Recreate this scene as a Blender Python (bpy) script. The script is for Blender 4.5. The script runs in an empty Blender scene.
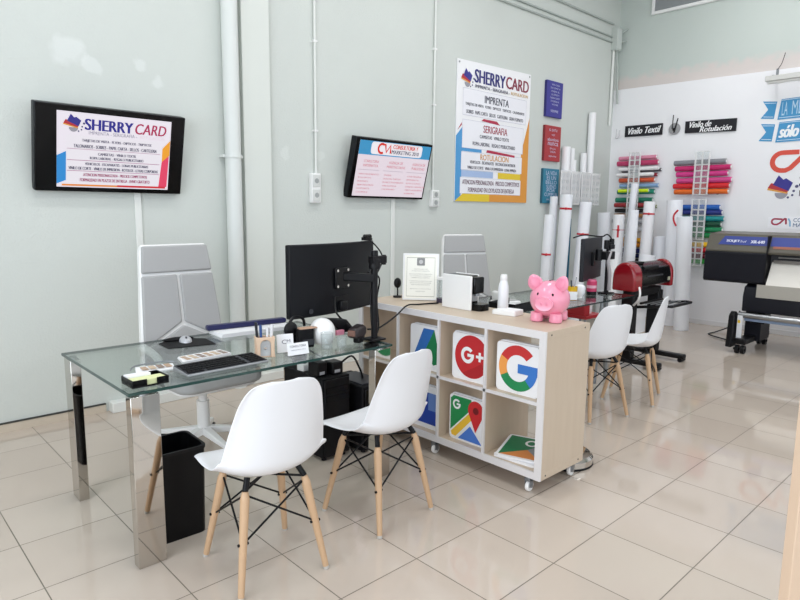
import bpy, bmesh, math, random
from mathutils import Vector, Matrix
random.seed(4)
PI = math.pi
SC = bpy.context.scene
COL = SC.collection

# ------------------------------------------------------------------ camera, world, light, exposure
CAM_H, FPX, YAW, PITCH, ROLL = 1.464, 611.87, 0.754962, 0.145321, 0.0102076
fw = Vector((math.sin(YAW) * math.cos(PITCH), math.cos(YAW) * math.cos(PITCH), -math.sin(PITCH)))
rt0 = Vector((math.cos(YAW), -math.sin(YAW), 0)); up0 = rt0.cross(fw)
rt = rt0 * math.cos(ROLL) + up0 * math.sin(ROLL); up = rt.cross(fw)
cam_data = bpy.data.cameras.new('camera'); cam = bpy.data.objects.new('camera', cam_data); COL.objects.link(cam)
cam.matrix_world = Matrix(((rt.x, up.x, -fw.x, 0), (rt.y, up.y, -fw.y, 0), (rt.z, up.z, -fw.z, CAM_H), (0, 0, 0, 1)))
cam_data.sensor_width = 36.0; cam_data.lens = 36.0 * FPX / 800.0; cam_data.clip_start = 0.02
SC.camera = cam
SC.view_settings.view_transform = 'Standard'; SC.view_settings.look = 'None'
SC.view_settings.gamma = 1.0; SC.view_settings.use_curve_mapping = False
SC.view_settings.exposure = -0.80
try:
    SC.cycles.max_bounces = 10; SC.cycles.transparent_max_bounces = 16; SC.cycles.diffuse_bounces = 5
    SC.cycles.caustics_reflective = False; SC.cycles.caustics_refractive = False
    SC.cycles.use_denoising = True; SC.cycles.sample_clamp_indirect = 6.0
except Exception:
    pass
world = bpy.data.worlds.new('daylight'); SC.world = world; world.use_nodes = True
world.node_tree.nodes['Background'].inputs[0].default_value = (0.80, 0.90, 1.0, 1)
world.node_tree.nodes['Background'].inputs[1].default_value = 1.6

def area(name, loc, rot, sx, sy, power, color):
    d = bpy.data.lights.new(name, 'AREA'); d.shape = 'RECTANGLE'; d.size = sx; d.size_y = sy; d.energy = power; d.color = color
    o = bpy.data.objects.new(name, d); o.location = loc; o.rotation_euler = rot; COL.objects.link(o); return o
# daylight through the shop window behind the camera, and the ceiling battens
area('shop_window_daylight', (2.6, -2.9, 1.75), (PI / 2, 0, 0), 8.2, 2.6, 150, (0.90, 0.95, 1.05))
area('side_window_daylight', (-1.95, 0.6, 1.9), (PI / 2, 0, -PI / 2), 4.4, 2.4, 250, (0.90, 0.95, 1.05))
BATTENS = [(1.2, 0.6), (1.2, 2.9), (4.2, 0.6), (4.2, 2.9), (7.0, 0.6), (7.0, 2.6)]
for bx_, by_ in BATTENS:
    area('ceiling_batten_light', (bx_, by_, 4.62), (0, 0, 0), 1.4, 0.3, 40, (0.98, 0.98, 1.0))

# ------------------------------------------------------------------ materials
def lin(h):
    h = h.lstrip('#'); c = [int(h[i:i + 2], 16) / 255 for i in (0, 2, 4)]
    return tuple((v / 12.92 if v <= .04045 else ((v + .055) / 1.055) ** 2.4) for v in c) + (1,)
MATS = {}
def mat(name, hexc, rough=0.5, metal=0.0, spec=0.5, emit=0.0, noise=0.0, nscale=20.0, bump=0.0, coat=0.0):
    if name in MATS: return MATS[name]
    m = bpy.data.materials.new(name); m.use_nodes = True; nt = m.node_tree; p = nt.nodes['Principled BSDF']
    c = lin(hexc)
    p.inputs['Base Color'].default_value = c; p.inputs['Roughness'].default_value = rough
    p.inputs['Metallic'].default_value = metal; p.inputs['Specular IOR Level'].default_value = spec
    p.inputs['Coat Weight'].default_value = coat
    if emit:
        p.inputs['Emission Color'].default_value = c; p.inputs['Emission Strength'].default_value = emit
        p.inputs['Base Color'].default_value = (0, 0, 0, 1)
    if noise or bump:
        tc = nt.nodes.new('ShaderNodeTexCoord'); n = nt.nodes.new('ShaderNodeTexNoise')
        n.inputs['Scale'].default_value = nscale; n.inputs['Detail'].default_value = 4
        nt.links.new(tc.outputs['Object'], n.inputs['Vector'])
        if noise:
            r = nt.nodes.new('ShaderNodeMix'); r.data_type = 'RGBA'
            r.inputs[6].default_value = tuple(v * (1 - noise) for v in c[:3]) + (1,)
            r.inputs[7].default_value = tuple(min(1, v * (1 + noise)) for v in c[:3]) + (1,)
            nt.links.new(n.outputs['Fac'], r.inputs[0]); nt.links.new(r.outputs[2], p.inputs['Base Color'])
        if bump:
            b = nt.nodes.new('ShaderNodeBump'); b.inputs['Strength'].default_value = bump; b.inputs['Distance'].default_value = 0.01
            nt.links.new(n.outputs['Fac'], b.inputs['Height']); nt.links.new(b.outputs['Normal'], p.inputs['Normal'])
    MATS[name] = m; return m

def clear(name, hexc, ior=1.45, rough=0.0, opacity=0.0, oc='#ffffff'):
    """clear glass / acrylic: tinted see-through mixed with a fresnel gloss"""
    if name in MATS: return MATS[name]
    m = bpy.data.materials.new(name); m.use_nodes = True; nt = m.node_tree; nt.nodes.clear()
    out = nt.nodes.new('ShaderNodeOutputMaterial'); t = nt.nodes.new('ShaderNodeBsdfTransparent'); t.inputs[0].default_value = lin(hexc)
    g = nt.nodes.new('ShaderNodeBsdfGlossy'); g.inputs['Roughness'].default_value = rough
    f = nt.nodes.new('ShaderNodeLayerWeight'); f0 = ((ior - 1) / (ior + 1)) ** 2   # Schlick, the same from both sides of the sheet
    pw = nt.nodes.new('ShaderNodeMath'); pw.operation = 'POWER'; nt.links.new(f.outputs['Facing'], pw.inputs[0]); pw.inputs[1].default_value = 5
    ma = nt.nodes.new('ShaderNodeMath'); ma.operation = 'MULTIPLY_ADD'; nt.links.new(pw.outputs[0], ma.inputs[0]); ma.inputs[1].default_value = 1 - f0; ma.inputs[2].default_value = f0
    mx = nt.nodes.new('ShaderNodeMixShader'); nt.links.new(ma.outputs[0], mx.inputs[0])
    base = t.outputs[0]
    if opacity:
        d = nt.nodes.new('ShaderNodeBsdfDiffuse'); d.inputs[0].default_value = lin(oc)
        m2 = nt.nodes.new('ShaderNodeMixShader'); m2.inputs[0].default_value = opacity
        nt.links.new(t.outputs[0], m2.inputs[1]); nt.links.new(d.outputs[0], m2.inputs[2]); base = m2.outputs[0]
    nt.links.new(base, mx.inputs[1]); nt.links.new(g.outputs[0], mx.inputs[2]); nt.links.new(mx.outputs[0], out.inputs[0])
    MATS[name] = m; return m

def nodes_of(name, hexc, rough):
    m = bpy.data.materials.new(name); m.use_nodes = True; nt = m.node_tree; p = nt.nodes['Principled BSDF']
    p.inputs['Base Color'].default_value = lin(hexc); p.inputs['Roughness'].default_value = rough
    MATS[name] = m
    N = lambda t: nt.nodes.new(t)
    return m, nt, p, N
def math_node(nt, op, a, b=None, c=None):
    n = nt.nodes.new('ShaderNodeMath'); n.operation = op
    for i, v in enumerate((a, b, c)):
        if v is None: continue
        if isinstance(v, (int, float)): n.inputs[i].default_value = v
        else: nt.links.new(v, n.inputs[i])
    return n.outputs[0]
def mix_col(nt, fac, a, b):
    n = nt.nodes.new('ShaderNodeMix'); n.data_type = 'RGBA'
    for i, v in ((0, fac), (6, a), (7, b)):
        if isinstance(v, (int, float)): n.inputs[i].default_value = v
        elif isinstance(v, tuple): n.inputs[i].default_value = v
        else: nt.links.new(v, n.inputs[i])
    return n.outputs[2]

def floor_material():
    m, nt, p, N = nodes_of('polished_beige_tiles', '#B9AD9B', 0.16)
    tc = N('ShaderNodeTexCoord'); sx = N('ShaderNodeSeparateXYZ'); nt.links.new(tc.outputs['Object'], sx.inputs[0])
    def cell(o, off, size):
        s = math_node(nt, 'DIVIDE', math_node(nt, 'SUBTRACT', o, off), size)
        fr = math_node(nt, 'FRACT', s); d = math_node(nt, 'ABSOLUTE', math_node(nt, 'SUBTRACT', fr, 0.5))
        return math_node(nt, 'GREATER_THAN', d, 0.5 - 0.0022 / size), math_node(nt, 'FLOOR', s)
    lx, ix = cell(sx.outputs[0], 0.502, 0.404); ly, iy = cell(sx.outputs[1], 1.290, 0.4125)
    line = math_node(nt, 'MAXIMUM', lx, ly)
    cv = N('ShaderNodeCombineXYZ'); nt.links.new(ix, cv.inputs[0]); nt.links.new(iy, cv.inputs[1])
    wn = N('ShaderNodeTexWhiteNoise'); wn.noise_dimensions = '2D'; nt.links.new(cv.outputs[0], wn.inputs['Vector'])
    no = N('ShaderNodeTexNoise'); no.inputs['Scale'].default_value = 1.6; no.inputs['Detail'].default_value = 5
    nt.links.new(tc.outputs['Object'], no.inputs['Vector'])
    base = mix_col(nt, wn.outputs['Value'], lin('#C6B8AB'), lin('#CDC0B3'))
    base = mix_col(nt, math_node(nt, 'MULTIPLY', no.outputs['Fac'], 0.5), base, lin('#BDAFA1'))
    col = mix_col(nt, line, base, lin('#6E665A'))
    nt.links.new(col, p.inputs['Base Color'])
    no2 = N('ShaderNodeTexNoise'); no2.inputs['Scale'].default_value = 2.3; nt.links.new(tc.outputs['Object'], no2.inputs['Vector'])
    r = math_node(nt, 'ADD', math_node(nt, 'MULTIPLY', no2.outputs['Fac'], 0.06), 0.03)
    nt.links.new(math_node(nt, 'ADD', r, math_node(nt, 'MULTIPLY', line, 0.4)), p.inputs['Roughness'])
    p.inputs['Specular IOR Level'].default_value = 0.55
    return m

def wall_material(name, hexa, hexb, bump, patches=(), strip=None):
    """painted plaster; patches = light filler and darker round spots (x, z, radius), strip = raw unpainted band below a height"""
    m, nt, p, N = nodes_of(name, hexa, 0.55)
    tc = N('ShaderNodeTexCoord'); sx = N('ShaderNodeSeparateXYZ'); nt.links.new(tc.outputs['Object'], sx.inputs[0])
    n1 = N('ShaderNodeTexNoise'); n1.inputs['Scale'].default_value = 1.3; n1.inputs['Detail'].default_value = 4
    n2 = N('ShaderNodeTexNoise'); n2.inputs['Scale'].default_value = 70; n2.inputs['Detail'].default_value = 3
    n3 = N('ShaderNodeTexNoise'); n3.inputs['Scale'].default_value = 9; n3.inputs['Detail'].default_value = 5
    for n in (n1, n2, n3): nt.links.new(tc.outputs['Object'], n.inputs['Vector'])
    col = mix_col(nt, n1.outputs['Fac'], lin(hexa), lin(hexb))
    wob = math_node(nt, 'MULTIPLY', math_node(nt, 'SUBTRACT', n3.outputs['Fac'], 0.5), 0.16)
    for (px, pz, r, c) in patches:
        dx = math_node(nt, 'SUBTRACT', sx.outputs[0], px); dz = math_node(nt, 'SUBTRACT', sx.outputs[2], pz)
        d = math_node(nt, 'SQRT', math_node(nt, 'ADD', math_node(nt, 'MULTIPLY', dx, dx), math_node(nt, 'MULTIPLY', dz, dz)))
        d = math_node(nt, 'ADD', d, wob)
        k = N('ShaderNodeMapRange'); nt.links.new(d, k.inputs[0])
        k.inputs[1].default_value = r; k.inputs[2].default_value = r * 0.6; k.inputs[3].default_value = 0; k.inputs[4].default_value = 0.3
        col = mix_col(nt, k.outputs[0], col, lin(c))
    if strip:
        zz, c = strip
        d = math_node(nt, 'ADD', sx.outputs[2], math_node(nt, 'MULTIPLY', wob, 1.4))
        k = N('ShaderNodeMapRange'); nt.links.new(d, k.inputs[0])
        k.inputs[1].default_value = zz + .05; k.inputs[2].default_value = zz - .05; k.inputs[3].default_value = 0; k.inputs[4].default_value = 0.9
        col = mix_col(nt, k.outputs[0], col, lin(c))
    nt.links.new(col, p.inputs['Base Color'])
    b = N('ShaderNodeBump'); b.inputs['Strength'].default_value = bump; b.inputs['Distance'].default_value = 0.01
    nt.links.new(math_node(nt, 'ADD', n2.outputs['Fac'], math_node(nt, 'MULTIPLY', n3.outputs['Fac'], 0.6)), b.inputs['Height'])
    nt.links.new(b.outputs['Normal'], p.inputs['Normal'])
    return m

def wood_material(name, a, b, scale=(1, 1, 14), rough=0.45):
    if name in MATS: return MATS[name]
    m, nt, p, N = nodes_of(name, a, rough)
    tc = N('ShaderNodeTexCoord'); mp = N('ShaderNodeMapping'); mp.inputs['Scale'].default_value = scale
    n = N('ShaderNodeTexNoise'); n.inputs['Scale'].default_value = 3.0; n.inputs['Detail'].default_value = 6
    nt.links.new(tc.outputs['Object'], mp.inputs[0]); nt.links.new(mp.outputs[0], n.inputs['Vector'])
    nt.links.new(mix_col(nt, n.outputs['Fac'], lin(a), lin(b)), p.inputs['Base Color'])
    return m

M_FLOOR = floor_material()
M_GREEN = wall_material('pale_green_plaster', '#D2D7D2', '#CACFCA', 0.28,
    patches=((1.28, 2.48, .12, '#EEF1F0'), (1.42, 2.42, .07, '#EEF1F0'), (1.75, 2.46, .05, '#EEF1F0'), (1.86, 2.36, .06, '#EEF1F0'),
             (2.94, 1.94, .06, '#E6EAE6'), (3.3, 1.93, .045, '#E6EAE6'), (3.62, 1.78, .16, '#BCC5BF'), (4.83, 1.5, .0, '#BCC5BF')))
M_GREEN2 = wall_material('pale_green_upper_plaster', '#C8D0CB', '#C0C9C4', 0.12, strip=(3.36, '#D6CCC8'))
M_WHITEWALL = wall_material('white_plaster', '#F3F3F5', '#EEEEF1', 0.08)
M_CEIL = mat('ceiling_white', '#E8E9E6', 0.7, noise=.02)
M_PILLAR = mat('pillar_paint', '#D9DDD7', 0.5, noise=.02, nscale=3)
M_WHITE = mat('white_plastic', '#F0F0EF', 0.35, noise=.01)
M_SHELL = mat('chair_shell_white', '#E6E7EA', 0.32, noise=.008, nscale=4)
M_TRUNK = mat('white_trunking', '#E4E6E2', 0.4, noise=.015)
M_PIPE = mat('pipe_paint', '#DDE1DE', 0.35, noise=.02, nscale=5)
M_BLACK = mat('black_plastic', '#0D0D10', 0.4, spec=.25, noise=.1)
M_BLACKM = mat('black_matte', '#101013', 0.6, spec=.2, noise=.1)
M_BLACKG = mat('black_gloss', '#050507', 0.2, spec=.25, noise=.05)
M_DGREY = mat('dark_grey_plastic', '#33343A', 0.5, noise=.05)
M_GREYF = mat('grey_fabric', '#ADADAD', 0.85, noise=.06, nscale=300, bump=.1)
M_CHROME = mat('polished_steel', '#C6C2BC', 0.04, 1.0, noise=.01)
M_STEEL = mat('brushed_steel', '#A9ABAE', 0.28, 1.0, noise=.03)
M_GREYMETAL = mat('grey_metal', '#8E9296', 0.4, 0.7, noise=.03)
M_BEECH = wood_material('beech_leg_wood', '#CBAB8A', '#BD9975', (6, 6, 1))
M_OAK = wood_material('pale_oak_laminate', '#CDBDA9', '#C2B09B', (9, 9, 1))
M_OAKH = wood_material('pale_oak_laminate_flat', '#CDBDA9', '#C2B09B', (9, 1, 9))
M_EDGE = mat('white_edge_band', '#DEDBDB', 0.4, noise=.01)
M_PINE = wood_material('pale_pine', '#D8BFA6', '#CBAF95', (1, 1, 0.4))
M_GLASS = clear('clear_glass', '#F1F6F4', 1.5)
M_GLASSEDGE = mat('green_glass_edge', '#24423D', 0.1, noise=.05)
M_GLASSEDGE2 = mat('dark_glass_edge', '#1C2B2A', 0.1, noise=.05)
M_ACRYL = clear('clear_acrylic', '#F8FAFA', 1.45, 0.03, 0.07)
M_FROST = clear('perforated_acrylic', '#FFFFFF', 1.45, 0.05, 0.5)
M_PAPER = mat('white_paper', '#F3F3F5', 0.6, noise=.01)
M_PAPERB = mat('bluish_white_paper', '#EFF1F6', 0.55, noise=.01)
M_RED = mat('red_band', '#C62030', 0.5, noise=.03)
def ink(hexc): return mat('ink_' + hexc.lstrip('#').lower(), hexc, 0.5, noise=.01)
def glow(hexc, s=1.0):
    s *= 1.62; return mat('screen_' + hexc.lstrip('#').lower(), hexc, 0.4, emit=s)

# ------------------------------------------------------------------ mesh builder
_txt = {}
def text_polys(s):
    if s in _txt: return _txt[s]
    cu = bpy.data.curves.new('lettering', 'FONT'); cu.body = s; cu.size = 1.0; cu.resolution_u = 3; cu.fill_mode = 'FRONT'
    o = bpy.data.objects.new('lettering', cu); COL.objects.link(o)
    bpy.context.view_layer.update()
    me = bpy.data.meshes.new_from_object(o)
    vs = [(v.co.x, v.co.y) for v in me.vertices]; fs = [list(p.vertices) for p in me.polygons]
    bpy.data.objects.remove(o); bpy.data.curves.remove(cu); bpy.data.meshes.remove(me)
    _txt[s] = (vs, fs); return _txt[s]

class B:
    def __init__(self): self.bm = bmesh.new(); self.tag = self.bm.verts.layers.int.new('piece'); self.n = 0
    def face(self, vs):
        try: return self.bm.faces.new(vs)
        except ValueError: return None
    def hexa(self, pts):
        v = [self.bm.verts.new(p) for p in pts]
        for f in ((0, 3, 2, 1), (4, 5, 6, 7), (0, 1, 5, 4), (1, 2, 6, 5), (2, 3, 7, 6), (3, 0, 4, 7)): self.face([v[i] for i in f])
        return self
    def box(self, x0, x1, y0, y1, z0, z1, rz=0.0, tilt=0.0):
        pts = [(x0, y0, z0), (x1, y0, z0), (x1, y1, z0), (x0, y1, z0), (x0, y0, z1), (x1, y0, z1), (x1, y1, z1), (x0, y1, z1)]
        if rz:
            cx, cy = (x0 + x1) / 2, (y0 + y1) / 2; c, s = math.cos(rz), math.sin(rz)
            pts = [(cx + (x - cx) * c - (y - cy) * s, cy + (x - cx) * s + (y - cy) * c, z) for x, y, z in pts]
        return self.hexa(pts)
    def ring(self, c, u, v, r, n):
        return [self.bm.verts.new(c + u * (r * math.cos(2 * PI * k / n)) + v * (r * math.sin(2 * PI * k / n))) for k in range(n)]
    def cyl(self, p0, p1, r0, r1=None, n=16):
        r1 = r0 if r1 is None else r1
        p0, p1 = Vector(p0), Vector(p1); d = (p1 - p0).normalized()
        u = d.orthogonal().normalized(); v = d.cross(u)
        a = self.ring(p0, u, v, r0, n); b = self.ring(p1, u, v, r1, n)
        for k in range(n): self.face([a[k], a[(k + 1) % n], b[(k + 1) % n], b[k]])
        self.face(a[::-1]); self.face(b); return self
    def tube(self, pts, r, n=8, smooth=True):
        P = [Vector(p) for p in pts]
        if smooth and len(P) > 2:
            Q = []
            for i in range(len(P) - 1):
                a, b, c, d = P[max(0, i - 1)], P[i], P[i + 1], P[min(len(P) - 1, i + 2)]
                for k in range(6):
                    t = k / 6
                    Q.append(0.5 * ((2 * b) + (c - a) * t + (2 * a - 5 * b + 4 * c - d) * t * t + (3 * b - a - 3 * c + d) * t ** 3))
            Q.append(P[-1]); P = Q
        u = None; rings = []
        for i, p in enumerate(P):
            d = (P[min(i + 1, len(P) - 1)] - P[max(i - 1, 0)]).normalized()
            if u is None: u = d.orthogonal().normalized()
            else:
                u = u - d * u.dot(d)
                u = u.normalized() if u.length > 1e-6 else d.orthogonal().normalized()
            rings.append(self.ring(p, u, d.cross(u), r, n))
        for a, b in zip(rings, rings[1:]):
            for k in range(n): self.face([a[k], a[(k + 1) % n], b[(k + 1) % n], b[k]])
        self.face(rings[0][::-1]); self.face(rings[-1]); return self
    def lathe(self, prof, n=24, c=(0, 0, 0), caps=True):
        c = Vector(c); X, Y = Vector((1, 0, 0)), Vector((0, 1, 0)); rings = []
        for r, z in prof: rings.append(self.ring(c + Vector((0, 0, z)), X, Y, max(r, 1e-4), n))
        for a, b in zip(rings, rings[1:]):
            for k in range(n): self.face([a[k], a[(k + 1) % n], b[(k + 1) % n], b[k]])
        if caps: self.face(rings[0][::-1]); self.face(rings[-1])
        return self
    def prism(self, poly, y0, y1):
        """polygon in the XZ plane (counter-clockwise seen from -Y), from y0 (front) to y1 (back)"""
        a = [self.bm.verts.new((x, y0, z)) for x, z in poly]; b = [self.bm.verts.new((x, y1, z)) for x, z in poly]
        self.face(a); self.face(b[::-1]); n = len(poly)
        for k in range(n): self.face([a[(k + 1) % n], a[k], b[k], b[(k + 1) % n]])
        return self
    def flat(self, poly, y):
        vs = [self.bm.verts.new((x, y, z)) for x, z in poly]; self.face(vs); self.n += 1
        for v in vs: v[self.tag] = self.n
        return self
    def rect(self, x0, x1, z0, z1, y): return self.flat([(x0, z0), (x1, z0), (x1, z1), (x0, z1)], y)
    def ellipsoid(self, c, r, nu=24, nv=16, fn=None):
        rows = []
        for j in range(nv + 1):
            th = PI * j / nv; row = []
            for i in range(nu):
                ph = 2 * PI * i / nu
                p = Vector((math.sin(th) * math.cos(ph), math.sin(th) * math.sin(ph), math.cos(th)))
                if fn: p = fn(p)
                row.append(self.bm.verts.new((c[0] + p.x * r[0], c[1] + p.y * r[1], c[2] + p.z * r[2])))
            rows.append(row)
        for a, b in zip(rows, rows[1:]):
            for i in range(nu): self.face([a[i], b[i], b[(i + 1) % nu], a[(i + 1) % nu]])
        bmesh.ops.remove_doubles(self.bm, verts=self.bm.verts[:], dist=1e-6)
        return self
    def text(self, s, x0, x1, z0, z1, y, slant=0.0, shear=0.0, align='fit', bold=0.0):
        """lettering fitted into the rectangle x0..x1, z0..z1 on the plane y, read from -Y"""
        vs, fs = text_polys(s)
        if not vs: return self
        self.n += 1
        ax0, ax1 = min(v[0] for v in vs), max(v[0] for v in vs); ay0, ay1 = min(v[1] for v in vs), max(v[1] for v in vs)
        sx = (x1 - x0) / (ax1 - ax0); sz = (z1 - z0) / max(1e-6, ay1 - ay0)
        for q, k in enumerate((0,) if not bold else (-bold, -bold / 2, 0, bold / 2, bold)):
            nv = []; yk = y - .0002 * q
            for (a, b) in vs:
                X = x0 + (a - ax0) * sx; Z = z0 + (b - ay0) * sz
                X += (Z - z0) * slant; Z += (X - x0) * shear
                nv.append(self.bm.verts.new((X + k, yk, Z)))
            for v in nv: v[self.tag] = self.n
            for f in fs: self.face([nv[i] for i in f])
        return self
    def move(self, M):
        bmesh.ops.transform(self.bm, matrix=M, verts=self.bm.verts[:]); return self
    def build(self, name, material, parent=None, bevel=0.0, smooth=True, sub=0, segs=2, loc=None, rz=0.0, solid=0.0, label=None, normals=True, split=False):
        if self.n > 1 and (split or name in ('lettering', 'yellow_border', 'crimson_accent', 'blue_border', 'orange_border', 'footer_band', 'rule', 'ribbon_line', 'blue_stripe')):
            for k in range(1, self.n + 1):   # one object for every line or piece
                c = B(); c.bm.free(); c.bm = self.bm.copy(); c.n = 1; L = c.bm.verts.layers.int['piece']
                bmesh.ops.delete(c.bm, geom=[v for v in c.bm.verts if v[L] != k], context='VERTS')
                o = c.build(name, material, parent, bevel, smooth, sub, segs, loc, rz, solid, label, normals)
            self.bm.free(); return o
        if normals: bmesh.ops.recalc_face_normals(self.bm, faces=self.bm.faces[:])
        me = bpy.data.meshes.new(name); self.bm.to_mesh(me); self.bm.free()
        me.materials.append(material)
        if smooth:
            me.polygons.foreach_set('use_smooth', [True] * len(me.polygons))
            me.set_sharp_from_angle(angle=math.radians(38))
        o = bpy.data.objects.new(name, me); COL.objects.link(o)
        if parent: o.parent = parent
        if loc is not None: o.location = loc
        o.rotation_euler = (0, 0, rz)
        if solid:
            m = o.modifiers.new('shell', 'SOLIDIFY'); m.thickness = solid; m.offset = -1
        if bevel:
            m = o.modifiers.new('edge', 'BEVEL'); m.width = bevel; m.segments = segs; m.limit_method = 'ANGLE'; m.angle_limit = math.radians(40)
        if sub:
            m = o.modifiers.new('round', 'SUBSURF'); m.levels = sub; m.render_levels = sub
        if label: o['label'] = label
        return o

SWAP = Matrix(((1, 0, 0, 0), (0, 0, 1, 0), (0, 1, 0, 0), (0, 0, 0, 1)))   # an XZ prism laid flat: its y becomes height
def tag(o, label, cat, group=None):
    o['label'] = label; o['category'] = cat
    if group: o['group'] = group
    return o
def thing(name, label, cat, loc=(0, 0, 0), rz=0.0, group=None):
    o = bpy.data.objects.new(name, None); o.empty_display_size = 0.05; COL.objects.link(o)
    o.location = loc; o.rotation_euler = (0, 0, rz)
    return tag(o, label, cat, group)
def struct(o): o['kind'] = 'structure'; return o
def dup(root, loc, rz, label, group=None):
    r = root.copy(); COL.objects.link(r); r.location = loc; r.rotation_euler = (0, 0, rz); r['label'] = label
    if group: r['group'] = group
    for ch in list(root.children):
        c = ch.copy(); COL.objects.link(c); c.parent = r
        for g in ch.children:
            d = g.copy(); COL.objects.link(d); d.parent = c
    return r
def rrect(x0, x1, z0, z1, r, n=5):
    out = []
    for cx, cz, a0 in ((x1 - r, z1 - r, 0), (x0 + r, z1 - r, PI / 2), (x0 + r, z0 + r, PI), (x1 - r, z0 + r, 1.5 * PI)):
        for k in range(n + 1):
            a = a0 + PI / 2 * k / n; out.append((cx + r * math.cos(a), cz + r * math.sin(a)))
    return out
def arc(cx, cz, r, a0, a1, n=16):
    return [(cx + r * math.cos(math.radians(a0 + (a1 - a0) * k / n)), cz + r * math.sin(math.radians(a0 + (a1 - a0) * k / n))) for k in range(n + 1)]
def sector(cx, cz, ri, ro, a0, a1, n=16): return arc(cx, cz, ro, a0, a1, n) + arc(cx, cz, ri, a1, a0, n)
def strip_poly(pts, w):
    """a flat ribbon of width w along a 2-D path"""
    L, Rr = [], []
    for i, p in enumerate(pts):
        a = pts[max(0, i - 1)]; b = pts[min(len(pts) - 1, i + 1)]
        dx, dz = b[0] - a[0], b[1] - a[1]; l = math.hypot(dx, dz) or 1
        nx, nz = -dz / l * w / 2, dx / l * w / 2
        L.append((p[0] + nx, p[1] + nz)); Rr.append((p[0] - nx, p[1] - nz))
    return L, Rr
def ribbon(b, pts, w, y):
    L, Rr = strip_poly(pts, w)
    for k in range(len(pts) - 1): b.flat([L[k], Rr[k], Rr[k + 1], L[k + 1]], y)
    return b

# ------------------------------------------------------------------ setting
WY, WX, WTOP, CEIL = 4.57, 8.48, 3.20, 4.90
struct(B().box(-2.1, 8.6, -3.1, 4.7, -0.1, 0.0).build('floor', M_FLOOR))
struct(B().box(-2.1, 8.6, -3.1, 4.7, CEIL, CEIL + .1).build('ceiling', M_CEIL))
struct(B().box(-2.1, 8.6, WY, WY + .1, 0, CEIL).build('wall_back', M_GREEN))
struct(B().hexa([(WX, -3, 0), (WX + .12, -3, 0), (WX + .12, WY, 0), (WX, WY, 0), (WX, -3, 3.09), (WX + .12, -3, 3.09), (WX + .12, WY, WTOP), (WX, WY, WTOP)]).build('wall_right', M_WHITEWALL))
struct(B().box(WX + .06, WX + .2, -3.0, WY, 3.0, CEIL).build('wall_right_upper', M_GREEN2))
# shop front behind the camera and side wall
b = B().box(-2.1, 8.6, -3.1, -3.0, 0, .35).box(-2.1, 8.6, -3.1, -3.0, 3.15, CEIL).box(-2.1, -1.5, -3.1, -3.0, .35, 3.15).box(6.8, 8.6, -3.1, -3.0, .35, 3.15)
struct(b.build('wall_front', M_WHITEWALL))
wf = B()
for x in (-1.5, 0.55, 2.6, 4.65, 6.74): wf.box(x, x + .06, -3.08, -3.02, .35, 3.15)
wf.box(-1.5, 6.8, -3.08, -3.02, .35, .41).box(-1.5, 6.8, -3.08, -3.02, 3.09, 3.15)
w1 = struct(wf.build('window_1', M_STEEL))
B().box(-1.5, 6.8, -3.055, -3.045, .41, 3.09).build('pane', M_GLASS, w1)
b = B().box(-2.1, -2.0, -3.0, -1.7, 0, CEIL).box(-2.1, -2.0, 2.9, WY, 0, CEIL).box(-2.1, -2.0, -1.7, 2.9, 0, .6).box(-2.1, -2.0, -1.7, 2.9, 3.15, CEIL)
struct(b.build('wall_left', M_GREEN))
w2 = struct(B().box(-2.08, -2.02, -1.7, -1.64, .6, 3.15).box(-2.08, -2.02, 2.84, 2.9, .6, 3.15).box(-2.08, -2.02, .57, .63, .6, 3.15).box(-2.08, -2.02, -1.7, 2.9, .6, .66).box(-2.08, -2.02, -1.7, 2.9, 3.09, 3.15).build('window_2', M_STEEL))
B().box(-2.055, -2.045, -1.64, 2.84, .66, 3.09).build('pane', M_GLASS, w2)
# pillar strip, skirting, trunking along the floor
struct(B().box(2.525, 2.775, WY - .05, WY, 0, CEIL).build('trim_1', M_PILLAR, bevel=.004))
struct(B().box(-2.0, 1.38, WY - .012, WY, 0, .055).build('baseboard_back', mat('beige_skirting', '#C9BDAC', .4, noise=.03)))
struct(B().box(-2.0, 1.38, WY - .016, WY, .055, .064).build('trim_2', mat('joint_shadow', '#3A3A38', .8, noise=.1)))  # dark strip drawn as the shadow line in the gap above the skirting
struct(B().box(1.40, 2.9, WY - .09, WY, 0, .075).build('trim_3', M_TRUNK, bevel=.006))
struct(B().box(2.9, 8.46, WY - .015, WY, 0, .07).build('trim_4', M_TRUNK, bevel=.003))
struct(B().box(WX - .012, WX, -3.0, WY, 0, .06).build('baseboard_right', mat('white_skirting', '#E2E2E4', .4, noise=.01), bevel=.003))
# high window on the end wall
w3 = struct(B().box(WX + .02, WX + .06, 3.10, 4.10, 4.13, 4.17).box(WX + .02, WX + .06, 4.06, 4.10, 4.17, 4.8).box(WX + .02, WX + .06, 3.10, 3.14, 4.17, 4.8).box(WX + .02, WX + .06, 3.1, 4.1, 4.76, 4.8).build('window_3', M_WHITE, bevel=.004))
B().box(WX + .035, WX + .05, 3.14, 4.06, 4.17, 4.76).build('pane', mat('grey_pane', '#8E9294', .25, noise=.05), w3)
# downpipe
dp = thing('drainpipe', 'thick pale drainpipe running down the wall left of the pillar', 'pipe', (2.415, WY - .066, 0))
B().cyl((0, 0, 0), (0, 0, CEIL), .062, n=28).build('pipe', M_PIPE, dp)
B().cyl((0, 0, 1.86), (0, 0, 1.885), .068, n=28).box(-.085, .085, .0, .066, 1.862, 1.883).build('clamp', M_PIPE, dp)
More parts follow.
